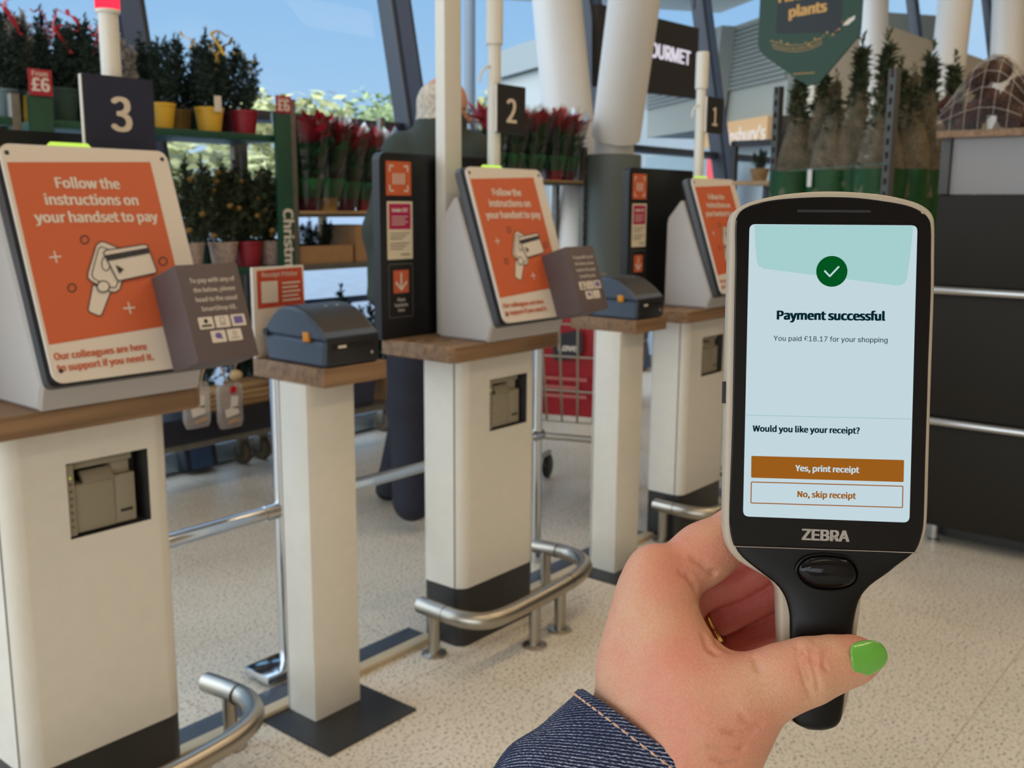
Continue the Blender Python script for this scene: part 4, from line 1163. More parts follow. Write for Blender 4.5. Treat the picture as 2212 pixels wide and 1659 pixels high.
# denim sleeve
def denim_mat():
    m = bpy.data.materials.new('denim'); m.use_nodes = True
    t = m.node_tree; b = t.nodes['Principled BSDF']
    uv = N(t, 'ShaderNodeUVMap'); mp_ = N(t, 'ShaderNodeMapping'); mp_.inputs['Rotation'].default_value = (0, 0, math.radians(32))
    t.links.new(uv.outputs[0], mp_.inputs[0])
    ns = N(t, 'ShaderNodeTexNoise'); ns.inputs['Scale'].default_value = 220; ns.inputs['Detail'].default_value = 2
    t.links.new(mp_.outputs[0], ns.inputs[0])
    w = N(t, 'ShaderNodeTexWave'); w.wave_type = 'BANDS'; w.bands_direction = 'Y'
    w.inputs['Scale'].default_value = 240; w.inputs['Distortion'].default_value = 2.2; w.inputs['Detail'].default_value = 2; w.inputs['Detail Scale'].default_value = 3
    t.links.new(mp_.outputs[0], w.inputs[0])
    mp2 = N(t, 'ShaderNodeMapping'); mp2.inputs['Scale'].default_value = (900, 1300, 1)
    t.links.new(mp_.outputs[0], mp2.inputs[0])
    n2 = N(t, 'ShaderNodeTexNoise'); n2.inputs['Scale'].default_value = 1.0; n2.inputs['Detail'].default_value = 3; t.links.new(mp2.outputs[0], n2.inputs[0])
    mu = N(t, 'ShaderNodeMath', operation='MULTIPLY'); t.links.new(w.outputs['Fac'], mu.inputs[0]); t.links.new(n2.outputs['Fac'], mu.inputs[1])
    n4 = N(t, 'ShaderNodeTexNoise'); n4.inputs['Scale'].default_value = 30; n4.inputs['Detail'].default_value = 3; t.links.new(uv.outputs[0], n4.inputs[0])
    m2 = N(t, 'ShaderNodeMath', operation='MULTIPLY_ADD'); m2.inputs[1].default_value = 0.5; t.links.new(n4.outputs['Fac'], m2.inputs[0])
    ad = N(t, 'ShaderNodeMath', operation='SUBTRACT'); ad.inputs[1].default_value = 0.25
    t.links.new(mu.outputs[0], m2.inputs[2]); t.links.new(m2.outputs[0], ad.inputs[0])
    r = N(t, 'ShaderNodeValToRGB'); e = r.color_ramp.elements
    e[0].position = 0.12; e[0].color = (*lin((30, 36, 58)), 1)
    e[1].position = 0.68; e[1].color = (*lin((184, 186, 196)), 1)
    q = e.new(0.38); q.color = (*lin((70, 78, 104)), 1)
    t.links.new(ad.outputs[0], r.inputs[0]); t.links.new(r.outputs[0], b.inputs['Base Color'])
    b.inputs['Roughness'].default_value = 0.85; b.inputs['Specular IOR Level'].default_value = 0.15
    bp = N(t, 'ShaderNodeBump'); bp.inputs['Strength'].default_value = 0.6; bp.inputs['Distance'].default_value = 0.0006
    t.links.new(mu.outputs[0], bp.inputs['Height']); t.links.new(bp.outputs[0], b.inputs['Normal'])
    return m
def sleeve_pt(s, th, out=0.0):
    """s metres from the cuff edge towards the elbow, th angle round the arm (90 deg faces the camera)"""
    c0 = PD(1447, 1634, 0.014); ax = unit(PD(1221, 1898, 0.022)-c0)
    u = unit(np.cross(ax, FWD)); u = u if u@_R < 0 else -u     # to the upper left
    w = -unit(np.cross(u, ax)); w = w if w@FWD < 0 else -w       # towards the camera
    a = 0.0408+0.16*s; b_ = 0.034+0.12*s
    wr = 0.0011*math.sin(s*190+2.2*math.sin(th*2+1))*min(1, max(0, s-0.014)/0.02)+0.0016*math.sin(s*85+3*th)*min(1, max(0, s-0.02)/0.04)
    hem = 0.0010*(1 if 0.0008 < s < 0.0034 else 0.2)
    r = out+wr+hem
    return c0+ax*(s-0.0125*math.sin(th))+u*math.cos(th)*(a+r)+w*math.sin(th)*(b_+r)
svals = [0.0, 0.0005, 0.0012, 0.0022, 0.0032, 0.0037, 0.0046, 0.006, 0.008, 0.010, 0.0125]+list(np.arange(0.015, 0.20, 0.0025))
NT = 144
vs, fs, uvs = [], [], []
lo_ = [(s_, -0.0016) for s_ in (0.02, 0.006, 0.0008)]
prof_ = lo_+[(s_, 0.0) for s_ in svals]
for s_, o_ in prof_:
    for j in range(NT):
        vs.append(tuple(sleeve_pt(s_, 2*math.pi*j/NT, o_)))
for i in range(len(prof_)-1):
    for j in range(NT):
        fs.append((i*NT+j, i*NT+(j+1) % NT, (i+1)*NT+(j+1) % NT, (i+1)*NT+j))
sm_ = MB(); sm_.add(vs, fs); me = sm_.mesh('sleeve', 80)
uvl = me.uv_layers.new(name='UVMap')
for p in me.polygons:
    for li in p.loop_indices:
        vi = me.loops[li].vertex_index; i, j = divmod(vi, NT)
        th = j if not (j == 0 and any(me.loops[q].vertex_index % NT == NT-1 for q in p.loop_indices)) else NT
        uvl.data[li].uv = (2*math.pi*th/NT*0.040, prof_[i][0])
slv = obj('denim_sleeve', me, denim_mat(), person)
stm = MB()
nst = 62
for i in range(nst):
    a0, a1 = 2*math.pi*(i+0.12)/nst, 2*math.pi*(i+0.86)/nst
    stm.tube([sleeve_pt(0.0037, a0, 0.0001), sleeve_pt(0.0037, (a0+a1)/2, 0.0007), sleeve_pt(0.0037, a1, 0.0001)], [0.00035, 0.00055, 0.00035], 6)
obj('stitching', stm, mat('stitch_thread', (206, 164, 140), 0.8), slv)
# ------------------------------------------------------------------ columns, hanging signs, far wall
def run(name, px0, d0, px1, d1, r, ztop=CEIL-0.005, zbot=0.0):
    a, b = at(*px0, d0), at(*px1, d1); dv = (b-a)/(b[2]-a[2])
    p0, p1 = a+dv*(zbot-a[2]), a+dv*(ztop-a[2])
    return struct(name, MB().tube([p0, p1], r, 28), WHITEC)
WHITEC = mat('column_white', (226, 222, 216), 0.45)
run('column', (1228, 260), 6.55, (1203, 0), 6.65, 0.165)
c2a, c2b = at(1326, 330, 6.2), at(1370, 0, 5.72)
c2 = run('column', (1326, 330), 6.2, (1370, 0), 5.72, 0.150, zbot=c2a[2]+0.09)
obj('collar', MB().lathe([(0.122, c2a[2]-0.05), (0.122, c2a[2]+0.10)], (c2a[0], c2a[1], 0), 24), WHITEC, c2)
pl_ = struct('column', MB().lathe([(0.178, 0), (0.172, c2a[2]-0.02), (0.165, c2a[2]-0.012)], (c2a[0], c2a[1], 0), 28), mat('plinth_grey_green', (98, 107, 103), 0.5, noise=0.06, nscale=3))
run('column', (1886, 230), 10.0, (1889, 0), 10.0, 0.135)
run('column', (2042, 200), 9.0, (2064, 0), 8.8, 0.145)
run('column', (2178, 150), 9.6, (2184, 0), 9.6, 0.165)
wa, wb = at(1752, 300, 11.2), at(2500, 300, 12.0)
wt = lambda px, py, d: at(px, py, d)[2]
ud = unit(vec(*(wb-wa)[:2], 0)); Lw = np.linalg.norm((wb-wa)[:2]); nd = vec(-ud[1], ud[0], 0)
poly = [(0, 0), (Lw, 0), (Lw, 2.1), (Lw*0.62, wt(2212, 172, 11.66)), (Lw*0.225, wt(1915, 72, 11.4)), (0, wt(1752, 20, 11.2))]
struct('wall_side', MB().prism(poly, (wa[0], wa[1], 0), ud, (0, 0, 1), nd*0.15), WALLM)

t = thing('hanging_sign', 'dark hanging sign with white capital letters, partly hidden behind a white column', 'sign', onY(1410, 205, 3.95))
q = [onY(*p, 3.95) for p in ((1292, 8), (1510, 61), (1506, 213), (1292, 186))]
obj('panel', MB().prism([(p[0], p[2]) for p in q], (0, 3.95, 0), E1, E3, (0, 0.05, 0)), mat('sign_brown_black', (40, 36, 34), 0.6), t)
a, b = onY(1388, 128, 3.949), onY(1491, 141, 3.949)
m_ = MB(); text(m_, 'GOURMET', vec((a[0]+b[0])/2, 3.948, b[2]), E1, E3, width=b[0]-a[0]-0.0, bold=0.05, font='plain')
obj('lettering', m_, emission('sign_letters', (235, 228, 240), 0.9), t)
for px in (1330, 1500):
    p = onY(px, 20, 3.975); obj('hanger', MB().tube([p, vec(p[0], 3.975, CEIL-0.004)], 0.008, 8), DARKM, t)

d_ = 4.6
A_, B_ = at(1637, 95, d_+0.12), at(1860, 60, d_-0.18); su = unit(vec(*(B_-A_)[:2], 0)); sn = unit(np.cross(su, E3))
def sg(px, py):
    r = ray(px, py); k_ = ((A_-CAM)@sn)/(r@sn); p = CAM+r*k_-A_; return vec(p@su, p[2])
GS = mat('poster_green', (12, 60, 42), 0.5)
t = thing('hanging_sign', 'large green pointed hanging sign with gold flower lettering', 'sign', at(1745, 185, d_))
pts = [sg(*p) for p in ((1637, 96), (1640, 108), (1650, 120), (1722, 172), (1745, 184), (1757, 184), (1772, 176), (1846, 88), (1856, 76), (1859, 62))]
top = sg(1637, -150)[1]
pts = pts+[vec(pts[-1][0], top), vec(pts[0][0], top)]
pan = obj('panel', MB().prism(pts, A_, su, E3, -sn*0.012), GS, t)
tq = [sg(*p) for p in ((1676, 72), (1816, 71))]
obj('dark_panel', MB().sheet([tq[0], tq[1], (tq[1][0], top-0.05), (tq[0][0], top-0.05)], A_, su, E3, 0.001), mat('poster_navy', (8, 24, 30), 0.5), pan)
GOLD = mat('poster_gold', (206, 158, 84), 0.5)
m_ = MB()
def stext(s_, a, b, bold=0.03):
    a, b = sg(*a), sg(*b); dd = unit(b-a); qq = vec(-dd[1], dd[0])
    text(m_, s_, A_+su*((a+b)/2)[0]+E3*((a+b)/2)[1]+sn*0.002, su*dd[0]+E3*dd[1], su*qq[0]+E3*qq[1], width=np.linalg.norm(b-a), bold=bold)
stext('plants', (1704, 38), (1787, 24)); stext('Flowers &', (1682, 6), (1800, -14))
obj('lettering', m_, GOLD, pan)
m_ = MB(); rs = random.Random(4)
for i in range(26):
    s_ = i/25; px, py = 1668+s_*165, 92+18*math.sin(s_*2.6)-62*s_**2+rs.uniform(-8, 8)
    c_ = sg(px, py); r_ = rs.choice((0.0035, 0.005, 0.008))
    m_.sheet([(c_[0]+(r_ if j % 2 else r_*0.35)*math.cos(j*math.pi/4), c_[1]+(r_ if j % 2 else r_*0.35)*math.sin(j*math.pi/4)) for j in range(8)], A_, su, E3, 0.002)
for off in (0, 7, 13):
    pp_ = [sg(1664+s_*150, 88+off+20*math.sin(s_*2.6)-46*s_*s_) for s_ in np.linspace(0.02*off/7, 0.75, 14)]
    for i in range(13): stroke(m_, pp_[i], pp_[i+1], 0.0022, A_, su, E3, 0.0018)
stroke(m_, sg(1713, 160), sg(1760, 157), 0.003, A_, su, E3, 0.002)
obj('star_swirl', m_, GOLD, pan)
m_ = MB(); m_.sheet([sg(1820, 55), sg(1832, 42), sg(1848, 33), sg(1846, 42), sg(1832, 54)], A_, su, E3, 0.002)
obj('white_ribbon', m_, PRINTW, pan)
for u_ in (0.12, 0.4):
    p = A_+su*u_+E3*top; obj('hanger', MB().tube([p, vec(p[0], p[1], CEIL-0.004)], 0.004, 6), DARKM, t)

# ------------------------------------------------------------------ outside the glass
PAV = mat('paving', (122, 132, 144), 0.9, noise=0.1, nscale=3)
struct('ground_outside', MB().box((-60, YG+0.1, -0.14), (120, 120, -0.03)), PAV)
LEAFP = mat('autumn_leaf', (176, 174, 122), 0.8); LEAFG = mat('pale_leaf', (148, 160, 112), 0.8); BARK = mat('bark', (92, 80, 66), 0.9)
def crown_mesh(name, seed, n=1500):
    rs = random.Random(seed); mb = MB(); vs, fs = [], []
    blobs = [(vec(rs.uniform(-.7, .7), rs.uniform(-.7, .7), rs.uniform(-.35, .75)), rs.uniform(.3, .55)) for _ in range(11)]
    for i in range(n):
        c, r = rs.choice(blobs); dv = unit(vec(rs.gauss(0, 1), rs.gauss(0, 1), rs.gauss(0, 1))); p = c+dv*r*rs.uniform(.6, 1)
        a = unit(vec(rs.gauss(0, 1), rs.gauss(0, 1), rs.gauss(0, 1))); b = unit(np.cross(a, dv+0.01)); s_ = rs.uniform(.05, .1)
        o = len(vs); vs += [p-a*s_, p+b*s_*.6, p+a*s_, p-b*s_*.6]; fs.append((o, o+1, o+2, o+3))
    mb.add(vs, fs); return mb.mesh(name)
crA, crB = crown_mesh('crown', 1), crown_mesh('crown', 2)
def tree(px, d, top_px, w, me, mtl, label, zc=None):
    p = at(px, top_px, d); h = p[2]
    t = thing('tree', label, 'tree', (p[0], p[1], -0.03), 'autumn trees outside the window')
    if not me.materials: me.materials.append(mtl)
    c = obj('crown', me, None, t); c.location = (p[0], p[1], h*0.6); c.scale = (w, w, h*0.42)
    obj('trunk', MB().tube([(p[0], p[1], -0.03), (p[0], p[1], h*0.5)], [0.16, 0.1], 8), BARK, t)
crA.materials.append(LEAFP); crB.materials.append(LEAFG)
tree(690, 30, 215, 2.6, crA, LEAFP, 'pale yellow autumn tree outside, above the left poinsettias')
tree(800, 44, 195, 3.0, crB, LEAFG, 'pale green autumn tree outside, just left of the man')
tree(585, 54, 235, 2.6, crA, LEAFP, 'low yellow tree outside, right of the green post')
tree(425, 24, 290, 3.2, crA, LEAFP, 'yellow tree outside, seen under the green top shelf')
tree(300, 46, 270, 3.0, crB, LEAFG, 'pale green tree outside behind kiosk 3 poster')
tree(1045, 28, 205, 1.5, crA, LEAFP, 'small yellow tree outside beside the number 2 pole')
tree(120, 32, 235, 3.4, crB, LEAFG, 'pale green tree outside behind the left potted conifers')
BLD = mat('grey_cladding', (168, 172, 172), 0.7); BLD2 = mat('beige_louvre', (150, 150, 140), 0.7); TAN = mat('tan_fascia', (204, 160, 112), 0.7)
t = thing('outside_building', 'plain grey building outside with a flat roof band, beside the number 2 board', 'building', (*at(1140, 300, 30)[:2], -0.03))
def wallquad(p0, p1, d0, d1, zb, zt_, th=0.4):
    a, b = at(*p0, d0), at(*p1, d1); u = vec(*(b-a)[:2], 0); L = np.linalg.norm(u); u = u/L; n_ = vec(-u[1], u[0], 0)
    if n_@_F < 0: n_ = -n_
    return (vec(a[0], a[1], 0), u, n_, L)
o_w, u_w, n_w, L_w = wallquad((1082, 110), (1300, 60), 32, 26, 0, 0)
zA = at(1082, 115, 32)[2]
obj('wall', MB().obox(o_w+E3*-0.03, u_w*L_w, n_w*4, E3*(zA-0.8)), BLD, t); obj('roof_band', MB().obox(o_w+E3*(zA-0.8)-n_w*0.2, u_w*L_w, n_w*4.2, E3*0.8), mat('roof_grey', (140, 146, 148), 0.7), t)
t = thing('outside_canopy', 'beige louvred shop front outside with a tan fascia and white lettering', 'building', (*at(1560, 300, 18)[:2], -0.03))
o_w, u_w, n_w, L_w = wallquad((1400, 200), (1700, 200), 20, 15, 0, 0)
zt_ = at(1560, 75, 17.3)[2]; z1_ = at(1600, 268, 16.6)[2]; z0_ = at(1600, 318, 16.6)[2]
wl = obj('wall', MB().obox(o_w+E3*z1_, u_w*L_w, n_w*3, E3*(zt_-z1_)), BLD2, t)
lv = MB()
for i in range(14): lv.obox(o_w+E3*(z1_+(zt_-z1_)*(0.35+0.045*i))-n_w*0.05, u_w*L_w, n_w*0.05, E3*0.05)
obj('louvres', lv, mat('louvre_grey', (128, 130, 124), 0.7), wl)
obj('lean_strut', MB().obox(o_w+u_w*(L_w*0.55)+E3*z1_-n_w*0.3, u_w*0.5, n_w*0.25, unit(u_w*0.18+E3)*(zt_-z1_)), mat('strut_grey', (140, 142, 136), 0.7), t)
obj('roof_plane', MB().obox(o_w+E3*zt_-n_w*3.5+E3*0.9, u_w*L_w*1.2, n_w*5, E3*0.15-n_w*0.02), mat('canopy_pale', (206, 206, 200), 0.7), t)
fa = obj('fascia', MB().obox(o_w+u_w*(L_w*0.60)+E3*z0_-n_w*0.3, u_w*L_w*0.40, n_w*0.3, E3*(z1_-z0_)), TAN, t)
def onw(px, py):
    r = ray(px, py); k_ = ((o_w-n_w*0.31-CAM)@n_w)/(r@n_w); return CAM+r*k_
a, b = onw(1549, 308), onw(1652, 309)
m_ = MB(); text(m_, "Sainsbury's", vec(*((a+b)/2)[:2], (a[2]+b[2])/2), u_w, E3, width=np.linalg.norm(b-a), bold=0.02)
obj('lettering', m_, emission('fascia_letters', (246, 240, 234), 0.9), fa)
obj('shop_glass', MB().obox(o_w+E3*-0.03, u_w*L_w, n_w*0.2, E3*(z0_+0.03)), mat('shop_window', (150, 166, 172), 0.2), t)
rp_ = onw(1583, 358)
single('red_block', MB().obox(vec(rp_[0], rp_[1], 0)-u_w*0.32-n_w*0.3-E3*0.03, u_w*0.64, n_w*0.15, E3*(rp_[2]+0.2)), mat('block_red', (232, 84, 88), 0.6), 'red banner standing outside below the lit shop fascia', 'block')  # plain block in place of a red car or trolley outside
p = at(1015, 200, 12)
single('outside_post', MB().lathe([(0.065, -0.03), (0.065, 4.6)], (p[0], p[1], 0), 16), mat('post_grey', (112, 120, 128), 0.6), 'grey post outside the window, right behind the tall square pole', 'post')

# ------------------------------------------------------------------ plant racks by the window
RNG = random.Random(11)
BOARD = PINE
def perforated(mb, x, y, z0, z1, w=0.035):
    mb.box((x-w/2, y-w/2, z0), (x-w/4, y+w/2, z1)); mb.box((x+w/4, y-w/2, z0), (x+w/2, y+w/2, z1))
    z = z0
    while z < z1-0.01:
        mb.box((x-w/4, y-w/2, z), (x+w/4, y+w/2, min(z+0.022, z1))); z += 0.045
def rack(label, x0, x1, y0, y1, top, shelves, metal, boards=None, lip=0.028, perf=False):
    t = thing('plant_rack', label, 'rack', ((x0+x1)/2, (y0+y1)/2, 0), 'wheeled plant racks by the window')
    for x in (x0, x1):
        for y in (y0, y1):
            mb = MB()
            if perf: perforated(mb, x, y, 0.14, top)
            else: mb.box((x-0.016, y-0.016, 0.14), (x+0.016, y+0.016, top), 0.002)
            obj('upright', mb, metal if perf else GALV, t)
            w_ = obj('castor', MB().lathe([(0.052, -0.018), (0.058, -0.012), (0.058, 0.012), (0.052, 0.018)], (x*0.93+0.07*(x0+x1)/2, y*0.9+0.1*(y0+y1)/2, 0.058), 18, (1, 0, 0)), mat('castor_brown', (92, 78, 60), 0.6), t)
            obj('fork', MB().box((x*0.93+0.07*(x0+x1)/2-0.026, y*0.9+0.1*(y0+y1)/2-0.02, 0.05), (x*0.93+0.07*(x0+x1)/2+0.026, y*0.9+0.1*(y0+y1)/2+0.02, 0.145), 0.004), GALV, w_)
    for i, z in enumerate(shelves):
        m_ = metal if not (boards and i in boards) and i > 0 else GALV
        s_ = obj('shelf', MB().box((x0+0.017, y0-0.012, z-lip), (x1-0.017, y1+0.012, z-(0.014 if boards and i in boards else 0.0)), 0.002), m_, t)
        if boards and i in boards: obj('board', MB().box((x0+0.02, y0-0.02, z-0.0135), (x1-0.02, y1+0.01, z), 0.002), BOARD, s_)
    return t
RY0, RY1 = 3.66, 4.02
RA = rack('green plant rack with price cards, full of potted conifers', 1.80, 2.87, RY0, RY1, 1.62, (0.25, 0.972, 1.540), GREENM)
for x0_, x1_ in ((1.738, 1.824), (2.805, 2.888)):
    bd_ = obj('side_board', MB().box((x0_, RY0-0.034, 0.30), (x1_, RY0-0.018, 1.63), 0.001), GREENM, RA)
    if x0_ > 2:
        m_ = MB(); text(m_, 'Christmas', vec((x0_+x1_)/2-0.016, RY0-0.0352, 1.225), -E3, E1, width=0.335, align='L', bold=0.02)
        obj('lettering', m_, PRINTW, bd_)
    pc_ = obj('price_card', MB().box((x0_+0.002, RY0-0.040, 1.618 if x0_ < 2 else 1.635), (x1_, RY0-0.036, 1.708), 0.0005), mat('price_red', (176, 40, 56), 0.5), RA)
    m_ = MB(); xm = (x0_+x1_)/2
    text(m_, 'From', vec(xm, RY0-0.0406, 1.684), E1, E3, width=0.056, bold=0.01); text(m_, '£6', vec(xm, RY0-0.0406, 1.634 if x0_ < 2 else 1.645), E1, E3, width=0.066, bold=0.02)
    obj('lettering', m_, PRINTW, pc_)
RB = rack('galvanised plant rack with poinsettias, right of the green rack', 2.915, 3.80, RY0, RY1, 1.70, (0.25, 0.972, 1.214), GALV, (2,))
RC = rack('galvanised plant rack with poinsettias, right of the man', 4.02, 5.16, RY0, 3.87, 1.60, (0.25, 0.86, 1.395), GALV, (2,), perf=True)
RL = rack('green plant rack at the left edge behind kiosk 3', 0.62, 1.70, RY0, RY1, 1.62, (0.25, 0.972, 1.540), GREENM)

def conifer_mesh(name, seed, nb=95, spread=0.30, nd=9, up=1.0, stems=1):
    """unit height; branches with needle tufts"""
    rs = random.Random(seed); vs, fs = [], []
    def blade(p, dv, L, w):
        a = unit(np.cross(dv, vec(rs.gauss(0, 1), rs.gauss(0, 1), rs.gauss(0, 1)))); o = len(vs)
        vs.extend([p, p+dv*L*.45+a*w, p+dv*L, p+dv*L*.45-a*w]); fs.append((o, o+1, o+2, o+3))
    stems_ = [(0.0, 0.0, 1.0)] if stems == 1 else [(0.0, 0.0, 1.0)]+[(spread*0.42*math.cos(q*2.3+seed), spread*0.42*math.sin(q*2.3+seed), rs.uniform(.62, .92)) for q in range(stems-1)]
    for sx_, sy_, sh in stems_:
        m = nb//len(stems_); sp = spread*(1 if stems == 1 else 0.55)
        for i in range(m):
            t_ = (i+0.5)/m; ang = i*2.39996+rs.uniform(-.3, .3)
            L = sp*(1-t_)**0.9*rs.uniform(.55, 1.15)+0.02
            dv = unit(vec(math.cos(ang), math.sin(ang), up*rs.uniform(.7, 2.0))); p0 = vec(sx_*(0.4+0.6*t_), sy_*(0.4+0.6*t_), (0.02+0.86*t_)*sh)
            for j in range(nd):
                s_ = (j+0.6)/nd; p = p0+dv*L*s_+vec(0, 0, L*0.25*s_*s_)
                for q in range(3):
                    d2 = unit(dv+vec(rs.gauss(0, .6), rs.gauss(0, .6), rs.gauss(0.1, .6))); blade(p, d2, rs.uniform(.035, .06), rs.uniform(.006, .010))
        for j in range(24): blade(vec(sx_, sy_, (0.80+0.008*j)*sh), unit(vec(rs.gauss(0, .35), rs.gauss(0, .35), 1)), 0.05, 0.007)
    mb = MB(); mb.add(vs, fs); mb.tube([(0, 0, -0.02), (0, 0, 0.9)], [0.014, 0.004], 6); return mb.mesh(name)
NEED = mat('dark_needles', (40, 58, 50), 0.75, noise=0.25, nscale=9); NEEDF = mat('frosted_needles', (158, 150, 144), 0.8, noise=0.2, nscale=9); NEEDO = mat('olive_needles', (58, 68, 46), 0.75, noise=0.2, nscale=9)
CM = {}
def conif(kind, v):
    k_ = (kind, v)
    if k_ not in CM:
        me = conifer_mesh('foliage', 20+v, spread=(0.36, 0.32, 0.40)[v % 3], nb=150, nd=7, stems=5); me.materials.append({'g': NEED, 'f': NEEDF, 'o': NEEDO}[kind]); CM[k_] = me
    return CM[k_]
POTM = {}
def pot(mtl, r=0.065, h=0.10):
    k_ = (mtl.name, r, h)
    if k_ not in POTM:
        me = MB().lathe([(r*0.76, 0), (r*0.98, h-0.012), (r*1.03, h-0.011), (r*1.03, h), (r*0.93, h), (r*0.9, h-0.014)], (0, 0, 0), 18).mesh('pot', 40); me.materials.append(mtl); POTM[k_] = me
    return POTM[k_]
POT_Y = mat('yellow_pot', (222, 174, 52), 0.5); POT_R = mat('crimson_pot', (150, 30, 46), 0.5); POT_D = mat('dark_green_pot', (40, 66, 58), 0.6); POT_B = mat('blue_grey_pot', (96, 120, 130), 0.5); POT_N = mat('plum_pot', (84, 24, 48), 0.5); POT_G = mat('gold_pot', (176, 142, 84), 0.4); BURLAP = mat('patterned_bag', (168, 146, 136), 0.85, noise=0.3, nscale=60)
RIBR = mat('red_ribbon', (190, 24, 44), 0.5); RIBY = mat('gold_ribbon', (214, 176, 60), 0.45); GOLDB = mat('gold_bauble', (128, 100, 44), 0.45, metal=0.3)
def local(o, name, me, mtl, parent, loc=(0, 0, 0), scale=(1, 1, 1), rotz=0):
    c = obj(name, me, mtl, None); c.parent = parent; c.location = loc; c.scale = scale; c.rotation_euler = (0, 0, rotz); return c
def ribbon_mesh(seed):
    rs = random.Random(seed); mb = MB()
    for q in range(2):
        p = vec(0, 0, 0); pts = [p]; d0 = unit(vec(rs.uniform(-1, 1), rs.uniform(-1, 1), 0.3 if q else -0.9))
        for i in range(6):
            p = p+d0*0.016+vec(0, 0, 0.004*math.sin(i*1.3+q)); d0 = unit(d0+vec(rs.uniform(-.3, .3), rs.uniform(-.3, .3), rs.uniform(-.3, .2))); pts.append(p)
        mb.loft([[p_+vec(0.009, 0, 0.001), p_+vec(0, 0.003, 0.0015), p_-vec(0.009, 0, 0.001), p_-vec(0, 0.003, 0.0015)] for p_ in pts])
    return mb.mesh('ribbon', 60)
RIBS = [ribbon_mesh(i) for i in range(3)]
RIBSM = {}
def potted(x, y, z, h, kind, v, potm, label, group, ribbon=None, pr=0.06, ph=0.10, baubles=0, tag_=False):
    t = thing('potted_conifer', label, 'potted plant', (x, y, z+0.0005), group)
    local(t, 'pot', pot(potm, pr, ph), None, t)
    local(t, 'foliage', conif(kind, v), None, t, (0, 0, ph-0.02), (h*1.25, h*1.25, h-ph+0.02), RNG.uniform(0, 6))
    if ribbon is not None:
        k_ = (ribbon.name, v % 3)
        if k_ not in RIBSM:
            me = RIBS[v % 3].copy(); me.materials.append(ribbon); RIBSM[k_] = me
        for q in range(2): local(t, 'ribbon', RIBSM[k_], None, t, (RNG.uniform(-.015, .015), -0.02, h*(0.94-0.12*q)), (0.85, 0.85, 1.25), RNG.uniform(0, 6))
    if baubles:
        rs = random.Random(v+7)
        if 'b' not in POTM:
            me = MB().ball((0, 0, 0), (0.015, 0.013, 0.013), 6).mesh('bauble', 60); me.materials.append(GOLDB); POTM['b'] = me
        for i in range(baubles):
            a = rs.uniform(math.pi, 2*math.pi); hh = rs.uniform(0.25, 0.9); r_ = h*0.27*(1-hh)+0.025
            local(t, 'bauble', POTM['b'], None, t, (r_*math.cos(a), r_*math.sin(a), hh*h))
    if tag_:
        local(t, 'plant_tag', MB().box((-0.017, -pr-0.006, ph-0.02), (0.017, -pr-0.004, ph+0.045), 0.0005), PRINTW, t)
    return t
def X_at(px, y): return float(onY(px, 250, y)[0])
GT = 'potted conifers on the green rack'
rowf, rowb = 3.735, 3.93
for px, y, h, kind, v, pm, rib, lab, tg in (
    (347, rowf, 0.36, 'g', 0, POT_Y, None, 'potted conifer in a yellow pot just right of the number 3 board', False),
    (452, rowf, 0.42, 'g', 1, POT_Y, RIBY, 'potted conifer in a yellow pot with a white tag and gold ribbon', True),
    (527, rowf, 0.35, 'g', 2, POT_R, RIBY, 'potted conifer in a red pot at the right end of the top shelf', False),
    (312, rowb, 0.40, 'g', 1, POT_D, None, 'dark potted conifer behind the number 3 board', False),
    (385, rowb, 0.42, 'g', 2, POT_G, None, 'potted conifer in a small ochre pot, back row between yellow pots', False),
    (424, rowb, 0.40, 'g', 0, POT_D, RIBY, 'back-row conifer with gold ribbon behind the tagged yellow pot', False),
    (478, rowb, 0.44, 'g', 0, POT_N, RIBY, 'tallest back-row conifer with gold ribbons, left of the red pot', False)):
    potted(X_at(px, y), y, 1.54, h, kind, v, pm, lab, GT, rib, tag_=tg)
GL = 'potted conifers left of the number 3 board'
for px, y, h, kind, v, pm, rib, lab in (
    (134, rowf, 0.40, 'g', 1, POT_D, RIBR, 'potted conifer in a wide dark pot right of the left price card'),
    (62, rowb, 0.42, 'f', 0, POT_Y, None, 'frosted grey conifer in a yellow pot behind the left price card'),
    (102, rowb, 0.44, 'g', 2, POT_D, RIBR, 'tall conifer with a long red ribbon above the left price card'),
    (180, rowb, 0.42, 'g', 0, POT_D, RIBR, 'conifer with red ribbons left of the red lamp pole'),
    (222, rowb, 0.42, 'g', 1, POT_D, RIBR, 'conifer with red ribbon behind the red lamp pole'),
    (268, rowb, 0.38, 'f', 2, POT_D, None, 'frosted grey conifer right of the red lamp pole'),
    (262, rowf, 0.37, 'f', 1, POT_D, None, 'frosted conifer in front, half behind the number 3 board'),
    (196, rowf, 0.40, 'g', 2, POT_D, None, 'dark conifer hidden behind the number 3 board')):
    potted(X_at(px, y), y, 1.54, h, kind, v, pm, lab, GL, rib, pr=0.066 if px == 134 else 0.058, ph=0.12 if px == 134 else 0.10)
potted(X_at(12, rowf), rowf, 1.54, 0.40, 'g', 0, POT_B, 'conifer in a blue-grey pot at the left edge of the picture', GL, RIBR, 0.05)
potted(X_at(28, rowb), rowb, 1.54, 0.43, 'g', 2, POT_D, 'back-row conifer at the left edge of the picture', GL, RIBR, 0.05)
GM = 'conifers with gold baubles on the middle shelf'
